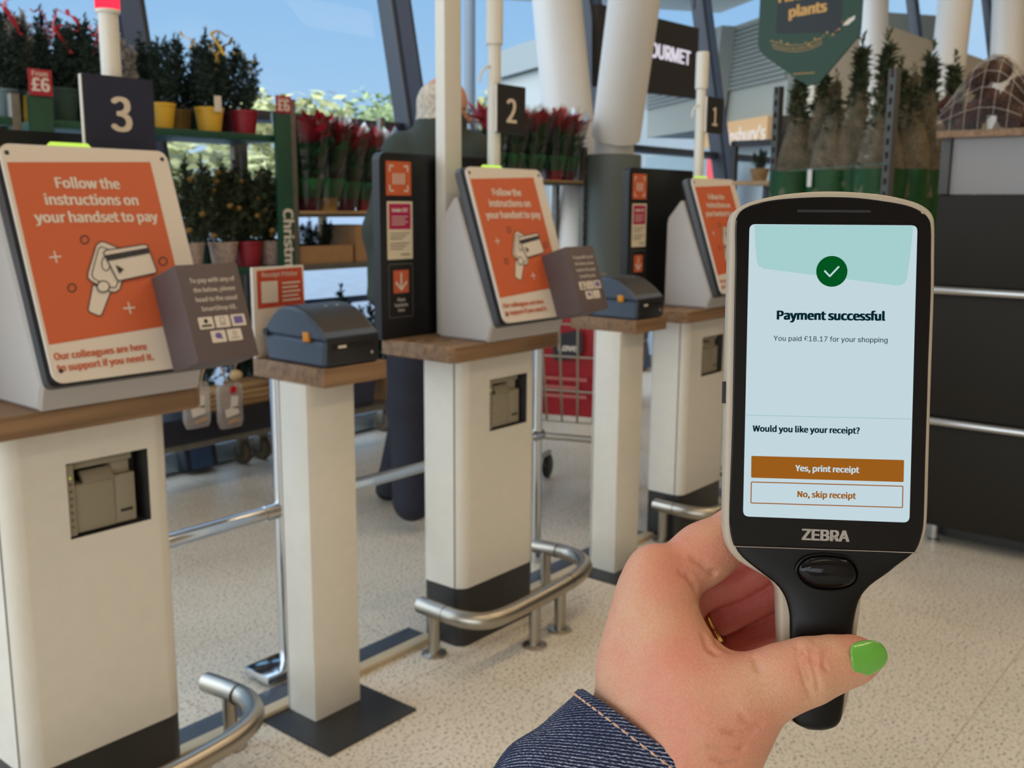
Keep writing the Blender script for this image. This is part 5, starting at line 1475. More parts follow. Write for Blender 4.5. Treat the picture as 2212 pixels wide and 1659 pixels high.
for px, y, h, v, pm, lab in (
    (395, rowf, 0.47, 0, BURLAP, 'bauble conifer right beside the kiosk 3 poster'), (470, rowf, 0.46, 1, BURLAP, 'bauble conifer in a patterned bag left of the red pot'),
    (526, rowf, 0.45, 2, POT_R, 'bauble conifer in a red pot on the middle shelf'), (574, rowf, 0.45, 0, BURLAP, 'bauble conifer in a patterned bag beside the green post'),
    (430, rowb, 0.48, 2, POT_D, 'back-row bauble conifer in the middle shelf centre'), (500, rowb, 0.47, 1, POT_D, 'back-row bauble conifer behind the red pot'), (560, rowb, 0.47, 1, POT_D, 'back-row bauble conifer nearest the green post')):
    potted(X_at(px, y)-0.0, y, 0.972, h, 'o', v, pm, lab, GM, None, 0.062, 0.11, 7)
# low shelf of the green rack: bagged plants, baskets, a dark tray
def low(px, y): return float(onY(px, 900, y)[0])
CLEARB = glassy('clear_film', (232, 226, 222), 0.88, 0.25)
BAGF = mat('clear_bag_film', (196, 186, 182), 0.35, alpha=0.38)
for px, lab, red in ((428, 'clear bag with white labels hanging over the dark tray, left one', False), (500, 'clear bag with red tag and white labels over the dark tray, right one', True)):
    x = low(px, 3.60); zb_ = onY(px, 924, 3.60)[2]
    t = thing('plant_bag', lab, 'bag', (x, 3.60, zb_), 'clear plant bags on the low shelf')
    obj('film', MB().loft([[vec(x+sx*a_, 3.605+sy*b_, zb_+z_) for sx, sy in ((-1, -0.6), (-0.3, -1), (0.4, -0.9), (1, -0.5), (1, 1), (-1, 1))] for a_, b_, z_ in ((0.050, 0.010, 0.0), (0.058, 0.018, 0.03), (0.056, 0.018, 0.10), (0.060, 0.016, 0.16), (0.052, 0.010, 0.19))]), BAGF, t, 60)
    obj('label', MB().obox((x-0.034, 3.583, zb_+0.050), (0.062, 0, 0.012), (0, 0.002, 0), (-0.008, 0, 0.034)), PRINTW, t); obj('label', MB().obox((x-0.012, 3.583, zb_+0.090), (0.034, 0, -0.005), (0, 0.002, 0), (0.006, 0, 0.052)), PRINTW, t)
    obj('price_strip', MB().obox((x-0.025, 3.583, zb_+0.022), (0.055, 0, 0.008), (0, 0.002, 0), (0, 0, 0.014)), mat('strip_tan', (186, 150, 116), 0.6), t)
    if red: obj('red_tag', MB().lathe([(0.017, 0), (0.017, 0.003)], (x+0.004, 3.585, zb_+0.168), 14, (0, -1, 0)), RIBR, t)
single('plant_tray', MB().box((1.86, 3.64, 0.2505), (2.80, 3.98, 0.36), 0.006), mat('tray_navy', (22, 24, 36), 0.5), 'dark navy plant tray on the low shelf of the green rack', 'tray')
def basket(x0_, x1_, y, z, h, lab):
    t = thing('basket', lab, 'basket', ((x0_+x1_)/2, y, z), 'wooden baskets on the low shelf')
    b_ = MB()
    for i in range(4): b_.box((x0_, y-0.07, z+0.0005+h*i/4), (x1_, y+0.07, z+h*(i+0.85)/4), 0.002)
    obj('slats', b_, PINE, t)
    c = (x0_+x1_)/2; w = (x1_-x0_)/2
    obj('handle', MB().tube([vec(c+w*0.9*math.cos(a), y, z+h+0.12*math.sin(a)) for a in np.linspace(0.0, math.pi, 12)], 0.004, 6), PINE, t)
    return t
basket(2.44, 2.58, 3.74, 0.36, 0.09, 'small wooden basket behind the clear bags'); basket(2.62, 2.78, 3.76, 0.36, 0.10, 'small wooden basket beside the green post')
single('paper_flower', MB().ball((2.60, 3.70, 0.50), (0.030, 0.03, 0.024), 6).tube([(2.60, 3.70, 0.362), (2.60, 3.70, 0.50)], 0.003, 6), mat('pale_straw', (206, 178, 136), 0.8), 'pale straw flower standing between the wooden baskets', 'flower')
for px, y, h, v, lab in ((440, 3.88, 0.42, 2, 'dark bushy conifer on the low shelf, left'), (520, 3.90, 0.44, 0, 'dark bushy conifer on the low shelf behind the baskets'), (575, 3.88, 0.42, 1, 'dark bushy conifer on the low shelf by the green post')):
    potted(low(px, y), y, 0.3605, h, 'g', v, POT_D, lab, 'dark conifers on the low shelf', None, 0.055, 0.09)

# ------------------------------------------------------------------ poinsettias
BRACT = mat('red_bract', (186, 22, 50), 0.5, noise=0.2, nscale=30); PLEAF = mat('poinsettia_leaf', (36, 84, 46), 0.55, noise=0.2, nscale=30); PAPERG = mat('green_paper', (34, 96, 54), 0.6, noise=0.2, nscale=14)
FILM = glassy('sleeve_film', (236, 232, 228), 0.93, 0.2)
def leaf_cluster(name, seed, n, zlo, zhi, r0, r1, L, w, upl, upu, mtl):
    rs = random.Random(seed); vs, fs = [], []
    for i in range(n):
        a = i*2.39996+rs.uniform(-.3, .3); s_ = rs.random(); z = zlo+(zhi-zlo)*s_; r_ = (r0+(r1-r0)*s_)*math.sqrt(rs.random())
        dv = unit(vec(math.cos(a), math.sin(a), rs.uniform(upl, upu))); sd_ = unit(np.cross(dv, E3)); nr = np.cross(sd_, dv); p = vec(r_*math.cos(a), r_*math.sin(a), z); l_ = L*rs.uniform(.7, 1.15); o = len(vs)
        vs += [p, p+dv*l_*.4+sd_*w+nr*w*.3, p+dv*l_, p+dv*l_*.4-sd_*w+nr*w*.3, p+dv*l_*.5]
        fs += [(o, o+1, o+4), (o+1, o+2, o+4), (o+2, o+3, o+4), (o+3, o, o+4)]
    mb = MB(); mb.add(vs, fs); me = mb.mesh(name); me.materials.append(mtl); return me
PM = [(leaf_cluster('bracts', 50+i, 34, 0.27, 0.34, 0.03, 0.09, 0.14, 0.046, 0.25, 1.8, BRACT), leaf_cluster('leaves', 60+i, 64, 0.13, 0.28, 0.05, 0.10, 0.10, 0.026, 0.2, 2.0, PLEAF)) for i in range(3)]
cone_me = MB().loft([[vec(r_*(1+0.06*math.sin(5*a+z*40))*math.cos(a), r_*(1+0.06*math.sin(5*a+z*40))*math.sin(a), z) for a in np.linspace(0, 2*math.pi, 25)[:-1]] for r_, z in ((0.062, 0.06), (0.080, 0.11), (0.092, 0.15))], cap=False).mesh('paper_collar', 60); cone_me.materials.append(PAPERG)
film_me = MB().loft([[vec(r_*(1+0.05*math.sin(7*a+z*20))*math.cos(a), r_*(1+0.05*math.sin(7*a+z*20))*math.sin(a), z+(0.03*math.sin(6*a) if z > 0.4 else 0)) for a in np.linspace(0, 2*math.pi, 25)[:-1]] for r_, z in ((0.064, 0.02), (0.10, 0.2), (0.135, 0.34), (0.15, 0.43))], cap=False).mesh('clear_sleeve', 60); film_me.materials.append(FILM)
def poinsettia(x, y, z, s_, i, potm, label, group):
    t = thing('poinsettia', label, 'potted plant', (x, y, z+0.0005), group); t.scale = (s_,)*3
    b_, l_ = PM[i % 3]
    local(t, 'pot', pot(potm, 0.062, 0.11), None, t); local(t, 'bracts', b_, None, t, rotz=i*1.3); local(t, 'leaves', l_, None, t, rotz=i*0.7); local(t, 'paper_collar', cone_me, None, t, rotz=i); local(t, 'clear_sleeve', film_me, None, t, rotz=i*2.0)
G1 = 'poinsettias on the rack left of the man'
for i, (px, y, pm, s_, lab) in enumerate(((660, 3.74, POT_N, 0.98, 'red poinsettia nearest the green post, in a plum pot'), (704, 3.74, POT_G, 1.0, 'red poinsettia in a gold pot, tallest of the left group'), (745, 3.75, POT_N, 0.93, 'red poinsettia in a plum pot third from the green post'), (786, 3.75, POT_R, 0.90, 'red poinsettia touching the left shoulder of the man'), (680, 3.92, POT_N, 1.0, 'back-row poinsettia behind the gold pot'), (735, 3.92, POT_N, 0.98, 'back-row poinsettia, second from the green post'), (800, 3.92, POT_N, 0.95, 'back-row poinsettia half hidden by the man'))):
    poinsettia(float(onY(px, 350, y)[0]), y, 1.214, s_, i, pm, lab, G1)
G2 = 'poinsettias on the rack right of the man'
for i, (px, y, pm, s_, lab) in enumerate(((1062, 3.70, POT_N, 0.9, 'red poinsettia behind the number 2 board'), (1105, 3.70, POT_N, 0.92, 'red poinsettia under the right edge of the number 2 board'), (1150, 3.70, POT_N, 0.94, 'red poinsettia second from the right end'), (1198, 3.70, POT_R, 0.97, 'red poinsettia tilting at the right end of the rack'), (1085, 3.84, POT_N, 0.92, 'back-row poinsettia behind the number 2 pole'), (1135, 3.84, POT_N, 0.95, 'back-row poinsettia in front of the left white column'), (1190, 3.84, POT_N, 0.95, 'back-row poinsettia between the two white columns'), (1224, 3.69, POT_N, 0.92, 'red poinsettia against the leaning white column'))):
    poinsettia(float(onY(px, 350, y)[0]), y, 1.395, s_*0.98, i+1, pm, lab, G2)
# boxes and oddments on the rack beside the man
def cbox(x0_, y0_, z0_, x1_, y1_, z1_, lab):
    t = thing('cardboard_box', lab, 'box', ((x0_+x1_)/2, (y0_+y1_)/2, z0_), 'cardboard boxes on the racks')
    b_ = MB(); w = 0.006; z0_ += 0.0006
    b_.box((x0_, y0_, z0_), (x1_, y1_, z0_+w)).box((x0_, y0_, z0_+w), (x1_, y0_+w, z1_)).box((x0_, y1_-w, z0_+w), (x1_, y1_, z1_)).box((x0_, y0_+w, z0_+w), (x0_+w, y1_-w, z1_)).box((x1_-w, y0_+w, z0_+w), (x1_, y1_-w, z1_))
    obj('walls', b_, CARD, t)
cbox(2.945, 3.66, 0.972, 3.265, 3.93, 1.055, 'long low cardboard box on the middle shelf below the poinsettias')
cbox(3.285, 3.66, 0.972, 3.47, 3.93, 1.145, 'tall cardboard box on the middle shelf touching the man')
for i, (x, lab) in enumerate(((3.02, 'small dark plant in the low cardboard box, left'), (3.11, 'small dark plant in the low cardboard box, centre'), (3.20, 'small dark plant in the low cardboard box, right'))):
    potted(x, 3.79, 0.98, 0.20, 'g', i, POT_D, lab, 'small plants in the low cardboard box', None, 0.04, 0.07)
cbox(3.50, 3.64, 0.25, 3.68, 3.86, 0.42, 'cardboard box on the low shelf beside the man')
single('storage_bin', MB().loft([[(3.31+sx*a_, 3.75+sy*a_*0.8, z_) for sx, sy in ((-1, -1), (1, -1), (1, 1), (-1, 1))] for a_, z_ in ((0.085, 0.2505), (0.105, 0.46), (0.112, 0.465), (0.112, 0.475))]), mat('bin_navy', (44, 52, 74), 0.5), 'navy blue bin on the low shelf right of the receipt stand', 'bin')
for i, (x, h, lab) in enumerate(((3.05, 0.36, 'dark conifer with white tag on the low shelf behind the printer sign'), (3.42, 0.40, 'dark conifer on the low shelf below the man\'s elbow'), (3.62, 0.30, 'leafy conifer rising from the low shelf by the box'))):
    potted(x, 3.93, 0.25, h+0.2, 'g', i, POT_D, lab, 'dark conifers low on the rack beside the man', None, 0.055, 0.09, 0, i == 0)
# ------------------------------------------------------------------ the man looking at the plants
MD = 3.93
def mp_(px, py, dd=0.0): return at(px, py, MD+dd)
up_ = vec(0, 0, 1)
man = thing('person', 'grey-haired man seen from behind in a dark green coat and navy trousers', 'person', onZ(880, 1115, 0.0))
hc = mp_(964, 236)
gaze = unit(_R*0.86+_F*0.45); gaze[2] = -0.12; gaze = unit(gaze)
side = unit(np.cross(gaze, up_)); hu = unit(np.cross(side, gaze))
AX = [gaze, side, hu]
def hp(a, b, c): return hc+gaze*a+side*b+hu*c
bf = Field(np.minimum(hc-0.25, mp_(960, 700)-0.4), np.maximum(hc+0.22, mp_(960, 250)+0.4), 0.008)
bf.ball(hp(-0.012, 0, 0.022), (0.096, 0.076, 0.100), 0.02, axes=AX)
bf.ball(hp(0.022, 0, -0.058), (0.066, 0.058, 0.074), 0.03, axes=AX)
bf.cone(hp(0.085, 0, -0.002), hp(0.104, 0, -0.028), 0.011, 0.014, 0.012)
bf.ball(hp(0.072, 0, -0.108), 0.022, 0.02)
for s_ in (-1, 1):
    bf.ball(hp(0.070, 0.034*s_, 0.0), 0.014, 0.010, sub=True); bf.ball(hp(0.0, 0.076*s_, -0.008), (0.018, 0.008, 0.032), 0.008, axes=AX)
bf.cone(hp(0.082, -0.018, -0.070), hp(0.082, 0.018, -0.070), 0.004, 0.004, 0.006, sub=True)
bf.cone(hp(-0.03, 0, -0.07), mp_(955, 330), 0.058, 0.066, 0.03)
bf.cone(mp_(938, 400, 0.03), mp_(930, 620, 0.03), 0.085, 0.10, 0.03)                       # trunk under the coat
for a in ([(862, 345, 0.0), (822, 500, 0.02), (838, 640, 0.10)], [(1030, 350, 0.02), (1052, 500, 0.10), (1010, 560, 0.32)]):
    p = [mp_(*q) for q in a]; bf.chain(p, [0.045, 0.036, 0.028], 0.02)
    h0 = p[-1]; hd = unit(p[-1]-p[-2])
    bf.cone(h0, h0+hd*0.07, 0.028, 0.032, 0.01)
    for j in range(4): bf.cone(h0+hd*0.06+side*(j-1.5)*0.018, h0+hd*(0.135-0.008*abs(j-1.4))+side*(j-1.5)*0.019-E3*0.015, 0.010, 0.008, 0.003)
    bf.cone(h0+hd*0.02+gaze*0.02, h0+hd*0.06+gaze*0.055, 0.011, 0.008, 0.006)
obj('body', bf.mesh('body', 2), mat('ruddy_skin', (206, 150, 128), 0.6), man)
for s_ in (-1, 1): obj('eye', MB().ball(hp(0.066, 0.033*s_, 0.002), 0.011, 6), mat('eye_white', (216, 210, 204), 0.3), man)
gl = MB()
for s_ in (-1, 1):
    gl.tube([hp(0.094, 0.034*s_, 0)+side*0.022*math.cos(a)+hu*0.017*math.sin(a) for a in np.linspace(0, 2*math.pi, 14)], 0.002, 5); gl.tube([hp(0.094, 0.056*s_, 0.002), hp(0.0, 0.084*s_, 0.004)], 0.002, 5)
obj('glasses', gl, INK, man)
hf2 = Field(hc-0.20, hc+0.20, 0.006)
hf2.ball(hp(-0.030, 0, 0.012), (0.092, 0.084, 0.098), 0.01, axes=AX)
hf2.ball(hp(-0.060, 0, -0.050), (0.050, 0.068, 0.060), 0.02, axes=AX)
for i in range(26):
    a = -1.7+3.4*i/25; rr = 0.082
    q0 = hp(-0.03-rr*math.cos(a)*0.85, rr*math.sin(a), -0.03+0.015*math.sin(i*2.1)); q1 = hp(-0.045-rr*math.cos(a)*0.85, rr*math.sin(a)*0.95, -0.098-0.02*math.sin(i*1.7)**2)
    if a > -1.35 and a < 1.35: hf2.cone(q0, q1, 0.013, 0.006, 0.006)
hf2.ball(hp(0.085, 0, -0.03), (0.095, 0.12, 0.13), 0.012, sub=True, axes=AX)
hf2.ball(hp(-0.01, 0.0, 0.125), (0.105, 0.070, 0.058), 0.02, sub=True, axes=AX)
obj('hair', hf2.mesh('hair', 1), mat('grey_hair', (196, 186, 172), 0.8, noise=0.3, nscale=60), man)
cf = Field(mp_(960, 480)-0.55, mp_(960, 480)+0.62, 0.010)
ua_ = unit(vec(_R[0], _R[1], 0)); fa_ = unit(vec(_F[0], _F[1], 0))
for (px, py, rx, ry, rz) in ((930, 385, 0.205, 0.135, 0.16), (928, 480, 0.225, 0.150, 0.19), (925, 590, 0.232, 0.155, 0.16), (922, 640, 0.236, 0.158, 0.085)):
    cf.ball(mp_(px, py, 0.03), (rx, ry, rz), 0.06, axes=[ua_, fa_, up_])
cf.chain([mp_(868, 330), mp_(822, 500, 0.02), mp_(834, 630, 0.08)], [0.080, 0.066, 0.055], 0.04)
cf.chain([mp_(1022, 335, 0.02), mp_(1048, 500, 0.10), mp_(1012, 556, 0.30)], [0.082, 0.066, 0.050], 0.04)
cf.cone(mp_(895, 330), mp_(1020, 330), 0.070, 0.070, 0.05)
cf.cone(mp_(938, 322), mp_(956, 262), 0.110, 0.098, 0.02)                     # collar
cf.ball(mp_(974, 240), 0.066, 0.01, sub=True)
cf.cone(mp_(700, 715), mp_(1200, 715), 0.085, 0.085, 0.012, sub=True)         # hem
obj('coat', cf.mesh('coat', 2), mat('coat_green_black', (52, 60, 54), 0.85, noise=0.12, nscale=12), man)
tf = Field(mp_(900, 880)-0.62, mp_(900, 880)+0.62, 0.010)
tf.cone(mp_(900, 650, 0.03), mp_(955, 650, 0.03), 0.135, 0.135, 0.05)
tf.chain([mp_(897, 680, 0.02), mp_(886, 880, 0.0), mp_(890, 1085, -0.06)], [0.120, 0.088, 0.074], 0.03)
tf.chain([mp_(955, 680, 0.02), mp_(895, 880, 0.12), mp_(852, 1040, 0.30)], [0.120, 0.088, 0.072], 0.03)
obj('trousers', tf.mesh('trousers', 2), mat('trousers_navy', (34, 36, 50), 0.85, noise=0.1, nscale=14), man)
def shoe(heel, d2, name='shoe'):
    s_ = Field(heel-0.36, heel+0.36, 0.008); h0 = heel+E3*0.045
    s_.cone(h0+d2*0.02, h0+d2*0.20-E3*0.008, 0.044, 0.038, 0.01, flat=(E3, 0.9)); s_.cone(h0+d2*0.03, h0+d2*0.04+E3*0.07, 0.046, 0.046, 0.02)
    s_.cone(heel-E3*0.06-d2*0.1, heel-E3*0.06+d2*0.4, 0.06, 0.06, 0.004, sub=True)
    obj(name, s_.mesh('shoe', 1), mat('shoe_black', (22, 22, 24), 0.5), man)
shoe(onZ(888, 1122, 0.0), unit(ua_*0.35+fa_*0.9)); shoe(onZ(828, 1082, 0.0), unit(ua_*0.55+fa_*0.8))

# ------------------------------------------------------------------ cart behind the row
CA = at(1222, 905, 4.15); cu_ = unit(vec(0.94, 0.34, 0)); cv_ = vec(-cu_[1], cu_[0], 0)
t = thing('shopping_trolley', 'wire shopping trolley holding a red bag, seen between kiosk 2 and the next stand', 'trolley', (CA[0], CA[1], 0))
def cp(a, b, z): return vec(CA[0], CA[1], 0)+cu_*a+cv_*b+E3*z
bw = MB()
for s_ in np.linspace(0, 1, 9): bw.tube([cp(-0.16+0.52*s_, -0.22, 0.40), cp(-0.24+0.66*s_, -0.26, 0.80)], 0.0035, 6); bw.tube([cp(-0.16+0.52*s_, 0.22, 0.40), cp(-0.24+0.66*s_, 0.26, 0.80)], 0.0035, 6)
for s_ in np.linspace(0, 1, 8): bw.tube([cp(-0.16, -0.22+0.44*s_, 0.40), cp(-0.24, -0.26+0.52*s_, 0.80)], 0.005, 6); bw.tube([cp(0.36, -0.22+0.44*s_, 0.40), cp(0.42, -0.26+0.52*s_, 0.80)], 0.005, 6)
for z_, e_ in ((0.40, 0), (0.53, 0.33), (0.67, 0.66), (0.80, 1)):
    a0, a1, b0 = -0.16-0.08*e_, 0.36+0.06*e_, 0.22+0.04*e_
    bw.tube([cp(a0, -b0, z_), cp(a1, -b0, z_), cp(a1, b0, z_), cp(a0, b0, z_), cp(a0, -b0, z_)], 0.0045, 6)
obj('basket', bw, STEEL, t)
ch = MB().tube([cp(-0.26, -0.2, 0.36), cp(0.38, -0.2, 0.34)], 0.014, 8).tube([cp(-0.26, 0.2, 0.36), cp(0.38, 0.2, 0.34)], 0.014, 8).tube([cp(-0.26, -0.2, 0.36), cp(-0.26, 0.2, 0.36)], 0.014, 8).tube([cp(-0.22, -0.2, 0.36), cp(-0.10, -0.2, 0.14), cp(0.42, -0.2, 0.12)], 0.013, 8).tube([cp(-0.22, 0.2, 0.36), cp(-0.10, 0.2, 0.14), cp(0.42, 0.2, 0.12)], 0.013, 8)
obj('chassis', ch, STEEL, t)
for a_, b_ in ((-0.10, -0.2), (-0.10, 0.2), (0.40, -0.2), (0.40, 0.2)): obj('wheel', MB().lathe([(0.045, -0.014), (0.056, -0.008), (0.056, 0.008), (0.045, 0.014)], cp(a_, b_, 0.058), 16, cv_), BLACK, t)
obj('handle', MB().tube([cp(-0.24, -0.26, 0.80), cp(-0.34, -0.25, 0.92), cp(-0.34, 0.25, 0.92), cp(-0.24, 0.26, 0.80)], 0.014, 8), mat('handle_blue', (70, 132, 176), 0.4), t)
obj('coin_lock', MB().obox(cp(-0.37, -0.24, 0.80), cu_*0.05, cv_*0.06, E3*0.14, 0.008), mat('handle_blue', (70, 132, 176), 0.4), t)
t2 = thing('shopping_bag', 'bright red carrier bag standing in the wire shopping trolley', 'bag', cp(0.08, -0.03, 0.405))
REDB = mat('bag_red', (178, 30, 42), 0.6, noise=0.1, nscale=10)
obj('bag', MB().loft([[cp(0.10+sx*a_, -0.02+sy*b_, z_) for sx, sy in ((-1, -1), (0, -1.06), (1, -1), (1, 1), (0, 1.05), (-1, 1))] for a_, b_, z_ in ((0.17, 0.15, 0.4055), (0.19, 0.165, 0.55), (0.205, 0.165, 0.72), (0.19, 0.14, 0.84))]), REDB, t2)
Ob = cp(0.10, -0.02-0.172, 0.60)
obj('dark_label', MB().sheet(rrect(-0.06, 0.03, 0.08, 0.16, 0.03, 4), Ob-cv_*0.012, cu_, E3), INK, t2)
m_ = MB(); text(m_, 'Love', Ob-cv_*0.0135+E3*0.075+cu_*0.01, cu_, E3, width=0.09, bold=0.03); obj('lettering', m_, PRINTW, t2)
m_ = MB()
for i in range(3): stroke(m_, (-0.12, -0.03-0.035*i), (0.13-0.05*(i % 2), -0.03-0.035*i), 0.012, Ob-cv_*0.010, cu_, E3, 0)
for i in range(3): m_.sheet([(-0.11, -0.02-0.035*i), (0.10-0.04*(i % 2), -0.02-0.035*i), (0.10-0.04*(i % 2), -0.007-0.035*i), (-0.11, -0.007-0.035*i)], cp(-0.123, -0.02, 0.58), -cv_, E3, 0)
obj('pale_print', m_, mat('bag_pink', (206, 120, 112), 0.6), t2)
obj('dark_label', MB().sheet([(p_[0], p_[1]+0.25*p_[0]) for p_ in rrect(-0.04, 0.04, 0.08, 0.15, 0.03, 4)], cp(-0.125, -0.02, 0.60), -cv_, E3), INK, t2)
m_ = MB(); text(m_, 'Love', cp(-0.127, -0.04, 0.68), -cv_, E3, width=0.08, bold=0.03); obj('lettering', m_, PRINTW, t2)

# ------------------------------------------------------------------ right side: cabinet, pine cones, netted trees
CX = 3.80; y0c, y1c = -0.9, 1.135
PAN = mat('cabinet_charcoal', (34, 31, 26), 0.6, spec=0.25); POSTD = mat('cabinet_post', (70, 72, 72), 0.5)
t = thing('display_counter', 'dark panelled display counter with two chrome rails at the right edge', 'counter', (CX+0.28, 0.1, 0))
obj('carcass', MB().box((CX+0.012, y0c, 0.07), (CX+0.56, y1c, 1.296), 0.003), PAN, t)
for z0_, z1_ in ((0.075, 0.458), (0.492, 0.940), (0.974, 1.290)):
    obj('front_panel', MB().box((CX, y0c, z0_), (CX+0.0118, y1c-0.002, z1_), 0.002), PAN, t)
for z_ in (0.472, 0.955):
    obj('chrome_rail', MB().lathe([(0.0165, 0), (0.0165, y1c-y0c)], (CX-0.006, y0c, z_), 14, (0, 1, 0)), CHROME, t)
obj('kick_plinth', MB().box((CX+0.10, y0c+0.05, 0.012), (CX+0.5, y1c-0.05, 0.0695)), PLINTH, t)
for y_ in (1.06, 0.2): obj('foot', MB().lathe([(0.022, 0.0), (0.022, 0.012), (0.014, 0.016), (0.014, 0.07)], (CX+0.035, y_, 0), 14), CHROME, t)
obj('corner_post', MB().box((CX-0.004, y1c-0.032, 1.2965), (CX+0.03, y1c, 1.497), 0.002), POSTD, t)
obj('grey_screen', MB().box((CX+0.016, y0c, 1.2965), (CX+0.026, y1c-0.034, 1.497)), mat('grey_acrylic', (128, 126, 128), 0.25), t)
obj('back_screen', MB().box((CX+0.50, y0c, 1.2965), (CX+0.52, y1c, 1.497)), PAN, t)
tp = obj('top_board', MB().box((CX-0.02, y0c, 1.497), (CX+0.58, y1c+0.015, 1.512), 0.002), mat('grey_shelf', (150, 148, 146), 0.5), t)
obj('oak_edge', MB().box((CX-0.026, y0c, 1.492), (CX-0.0205, y1c+0.015, 1.517), 0.001), OAK, tp)
# pine cones
def cone_mesh():
    mb = MB(); mb.ball((0, 0, 0.045), (0.018, 0.018, 0.038), 6); vs, fs = [], []
    for i in range(84):
        s_ = (i+0.5)/84; a = i*2.39996; z = 0.008+0.078*s_; r_ = 0.033*math.sin(math.pi*min(1, 0.18+0.80*s_))**0.7+0.004
        dv = vec(math.cos(a), math.sin(a), 0.35-0.1*s_); sd_ = vec(-math.sin(a), math.cos(a), 0); p = vec(0, 0, z)+dv*r_*0.5; q = vec(0, 0, z+0.004)+dv*(r_+0.006); o = len(vs); w_ = 0.0085*(1-0.4*s_)
        vs += [p-sd_*w_*0.5, p+sd_*w_*0.5, q+sd_*w_, q+E3*0.005, q-sd_*w_]; fs += [(o, o+1, o+2, o+3, o+4), (o+4, o+3, o+2)]
    mb.add(vs, fs); return mb.mesh('pine_cone', 40)
pcm = cone_mesh(); pcm.materials.append(mat('cone_brown', (92, 56, 46), 0.75, noise=0.5, nscale=90))
cones = []
CZ = 1.513
spots = [(2062, 236, 0.06, 0), (2098, 240, 0.10, 0), (2132, 238, 0.06, 0), (2168, 236, 0.10, 0), (2205, 236, 0.07, 0), (2080, 215, 0.16, 0.035), (2118, 205, 0.13, 0.055), (2150, 206, 0.10, 0.06), (2184, 212, 0.14, 0.05), (2136, 182, 0.13, 0.115), (2166, 180, 0.10, 0.12), (2160, 160, 0.12, 0.172), (2210, 210, 0.12, 0.05)]
words_ = ['lowest at the left end', 'low, second from the left end', 'low, in the middle', 'low, right of the middle', 'low, at the right edge', 'second layer, far left', 'second layer, left of the peak', 'second layer, below the peak', 'second layer, right of the peak', 'third layer, left one', 'third layer, right one', 'topmost of the pile', 'second layer, at the right edge']
for i, (px, py, off, dz_) in enumerate(spots):
    p = onX(px, py, CX+off)
    c = bpy.data.objects.new('pine_cone', pcm); COL.objects.link(c)
    c.location = (p[0], p[1], CZ+0.004+dz_+ (0.026 if i % 3 else 0.022)); c.rotation_euler = (1.2+0.5*math.sin(i*2.0), 0.5*math.cos(i*3.1), i*1.9); c.scale = (1.05,)*3
    c['label'] = 'brown pine cone in the netted pile, '+words_[i]; c['category'] = 'pine cone'; c['group'] = 'pine cones on the counter'
NETM = glassy('net_film', (240, 236, 230), 0.985, 0.35, gloss=0.25)
yA, yB = onX(2035, 240, CX+0.03)[1], onX(2218, 240, CX+0.03)[1]
nb_ = []
for k_ in range(7):
    s_ = k_/6; h_ = 0.05+0.22*math.sin(math.pi*min(1, 0.1+0.72*s_))**1.4; y_ = yA+(yB-yA)*s_
    nb_.append([vec(CX+0.10+0.13*math.cos(a), y_, CZ+0.002+h_*max(0, math.sin(a))) for a in np.linspace(0, math.pi, 12)])
nbag = thing('net_bag', 'clear net bag wrapped over the pile of pine cones', 'bag', (CX+0.10, (yA+yB)/2, CZ))
nf_ = obj('film', MB().loft(nb_, cap=False, closed=False), NETM, nbag, 80)
st_ = MB()
for r_ in nb_[1:-1]: st_.tube([p_+E3*0.0003 for p_ in r_], 0.0005, 4)
for j in range(1, 11): st_.tube([nb_[k_][j]+E3*0.0003 for k_ in range(7)], 0.0005, 4)
so_ = obj('strands', st_, PRINTW, nbag); so_['kind'] = 'stuff'
p = onX(2230, 225, CX+0.3)
single('white_sheet', MB().prism([(0, 0), (0.34, 0), (0.30, 0.10), (0.20, 0.17), (0.08, 0.15)], (CX+0.30, p[1]-0.2, CZ+0.001), (0, 1, 0), E3, (0.02, 0, 0)), PRINTW, 'white paper sheet standing behind the pine cones', 'paper')
# rack with netted trees
U0, U1 = at(1683, 190, 5.1), at(1934, 150, 4.4)
ru = unit(vec(*(U1-U0)[:2], 0)); rn = vec(-ru[1], ru[0], 0)
if rn@_F < 0: rn = -rn
RLn = float(np.linalg.norm((U1-U0)[:2]))
def rp(a, b, z): return vec(U0[0], U0[1], 0)+ru*a+rn*b+E3*z
t = thing('tree_rack', 'dark perforated rack with netted trees in green wraps behind the handset', 'rack', rp(RLn/2, 0.2, 0))
RKM = mat('rack_grey_brown', (92, 90, 86), 0.5, metal=0.4)
for a_ in (0, RLn):
    for b_ in (0, 0.76):
        mb = MB(); O_ = rp(a_-0.022, b_-0.015, 0.10)
        mb.obox(O_, ru*0.012, rn*0.03, E3*1.75); mb.obox(O_+ru*0.032, ru*0.012, rn*0.03, E3*1.75)
        z_ = 0
        while z_ < 1.72: mb.obox(O_+ru*0.012+E3*z_, ru*0.02, rn*0.004, E3*0.03); z_ += 0.058
        obj('upright', mb, RKM, t)
        obj('castor', MB().lathe([(0.045, -0.015), (0.05, -0.01), (0.05, 0.01), (0.045, 0.015)], rp(a_*0.96+0.02, b_*0.9+0.02, 0.0502), 14, ru), BLACK, t)
for z_ in (0.16, 0.82): obj('shelf', MB().obox(rp(-0.02, -0.02, z_), ru*(RLn+0.04), rn*0.80, E3*0.025, 0.002), RKM, t)
obj('wire', MB().tube([rp(-0.02, -0.03, 1.42), rp(RLn+0.02, -0.03, 1.44)], 0.0015, 5), mat('teal_wire', (60, 130, 120), 0.5), t)
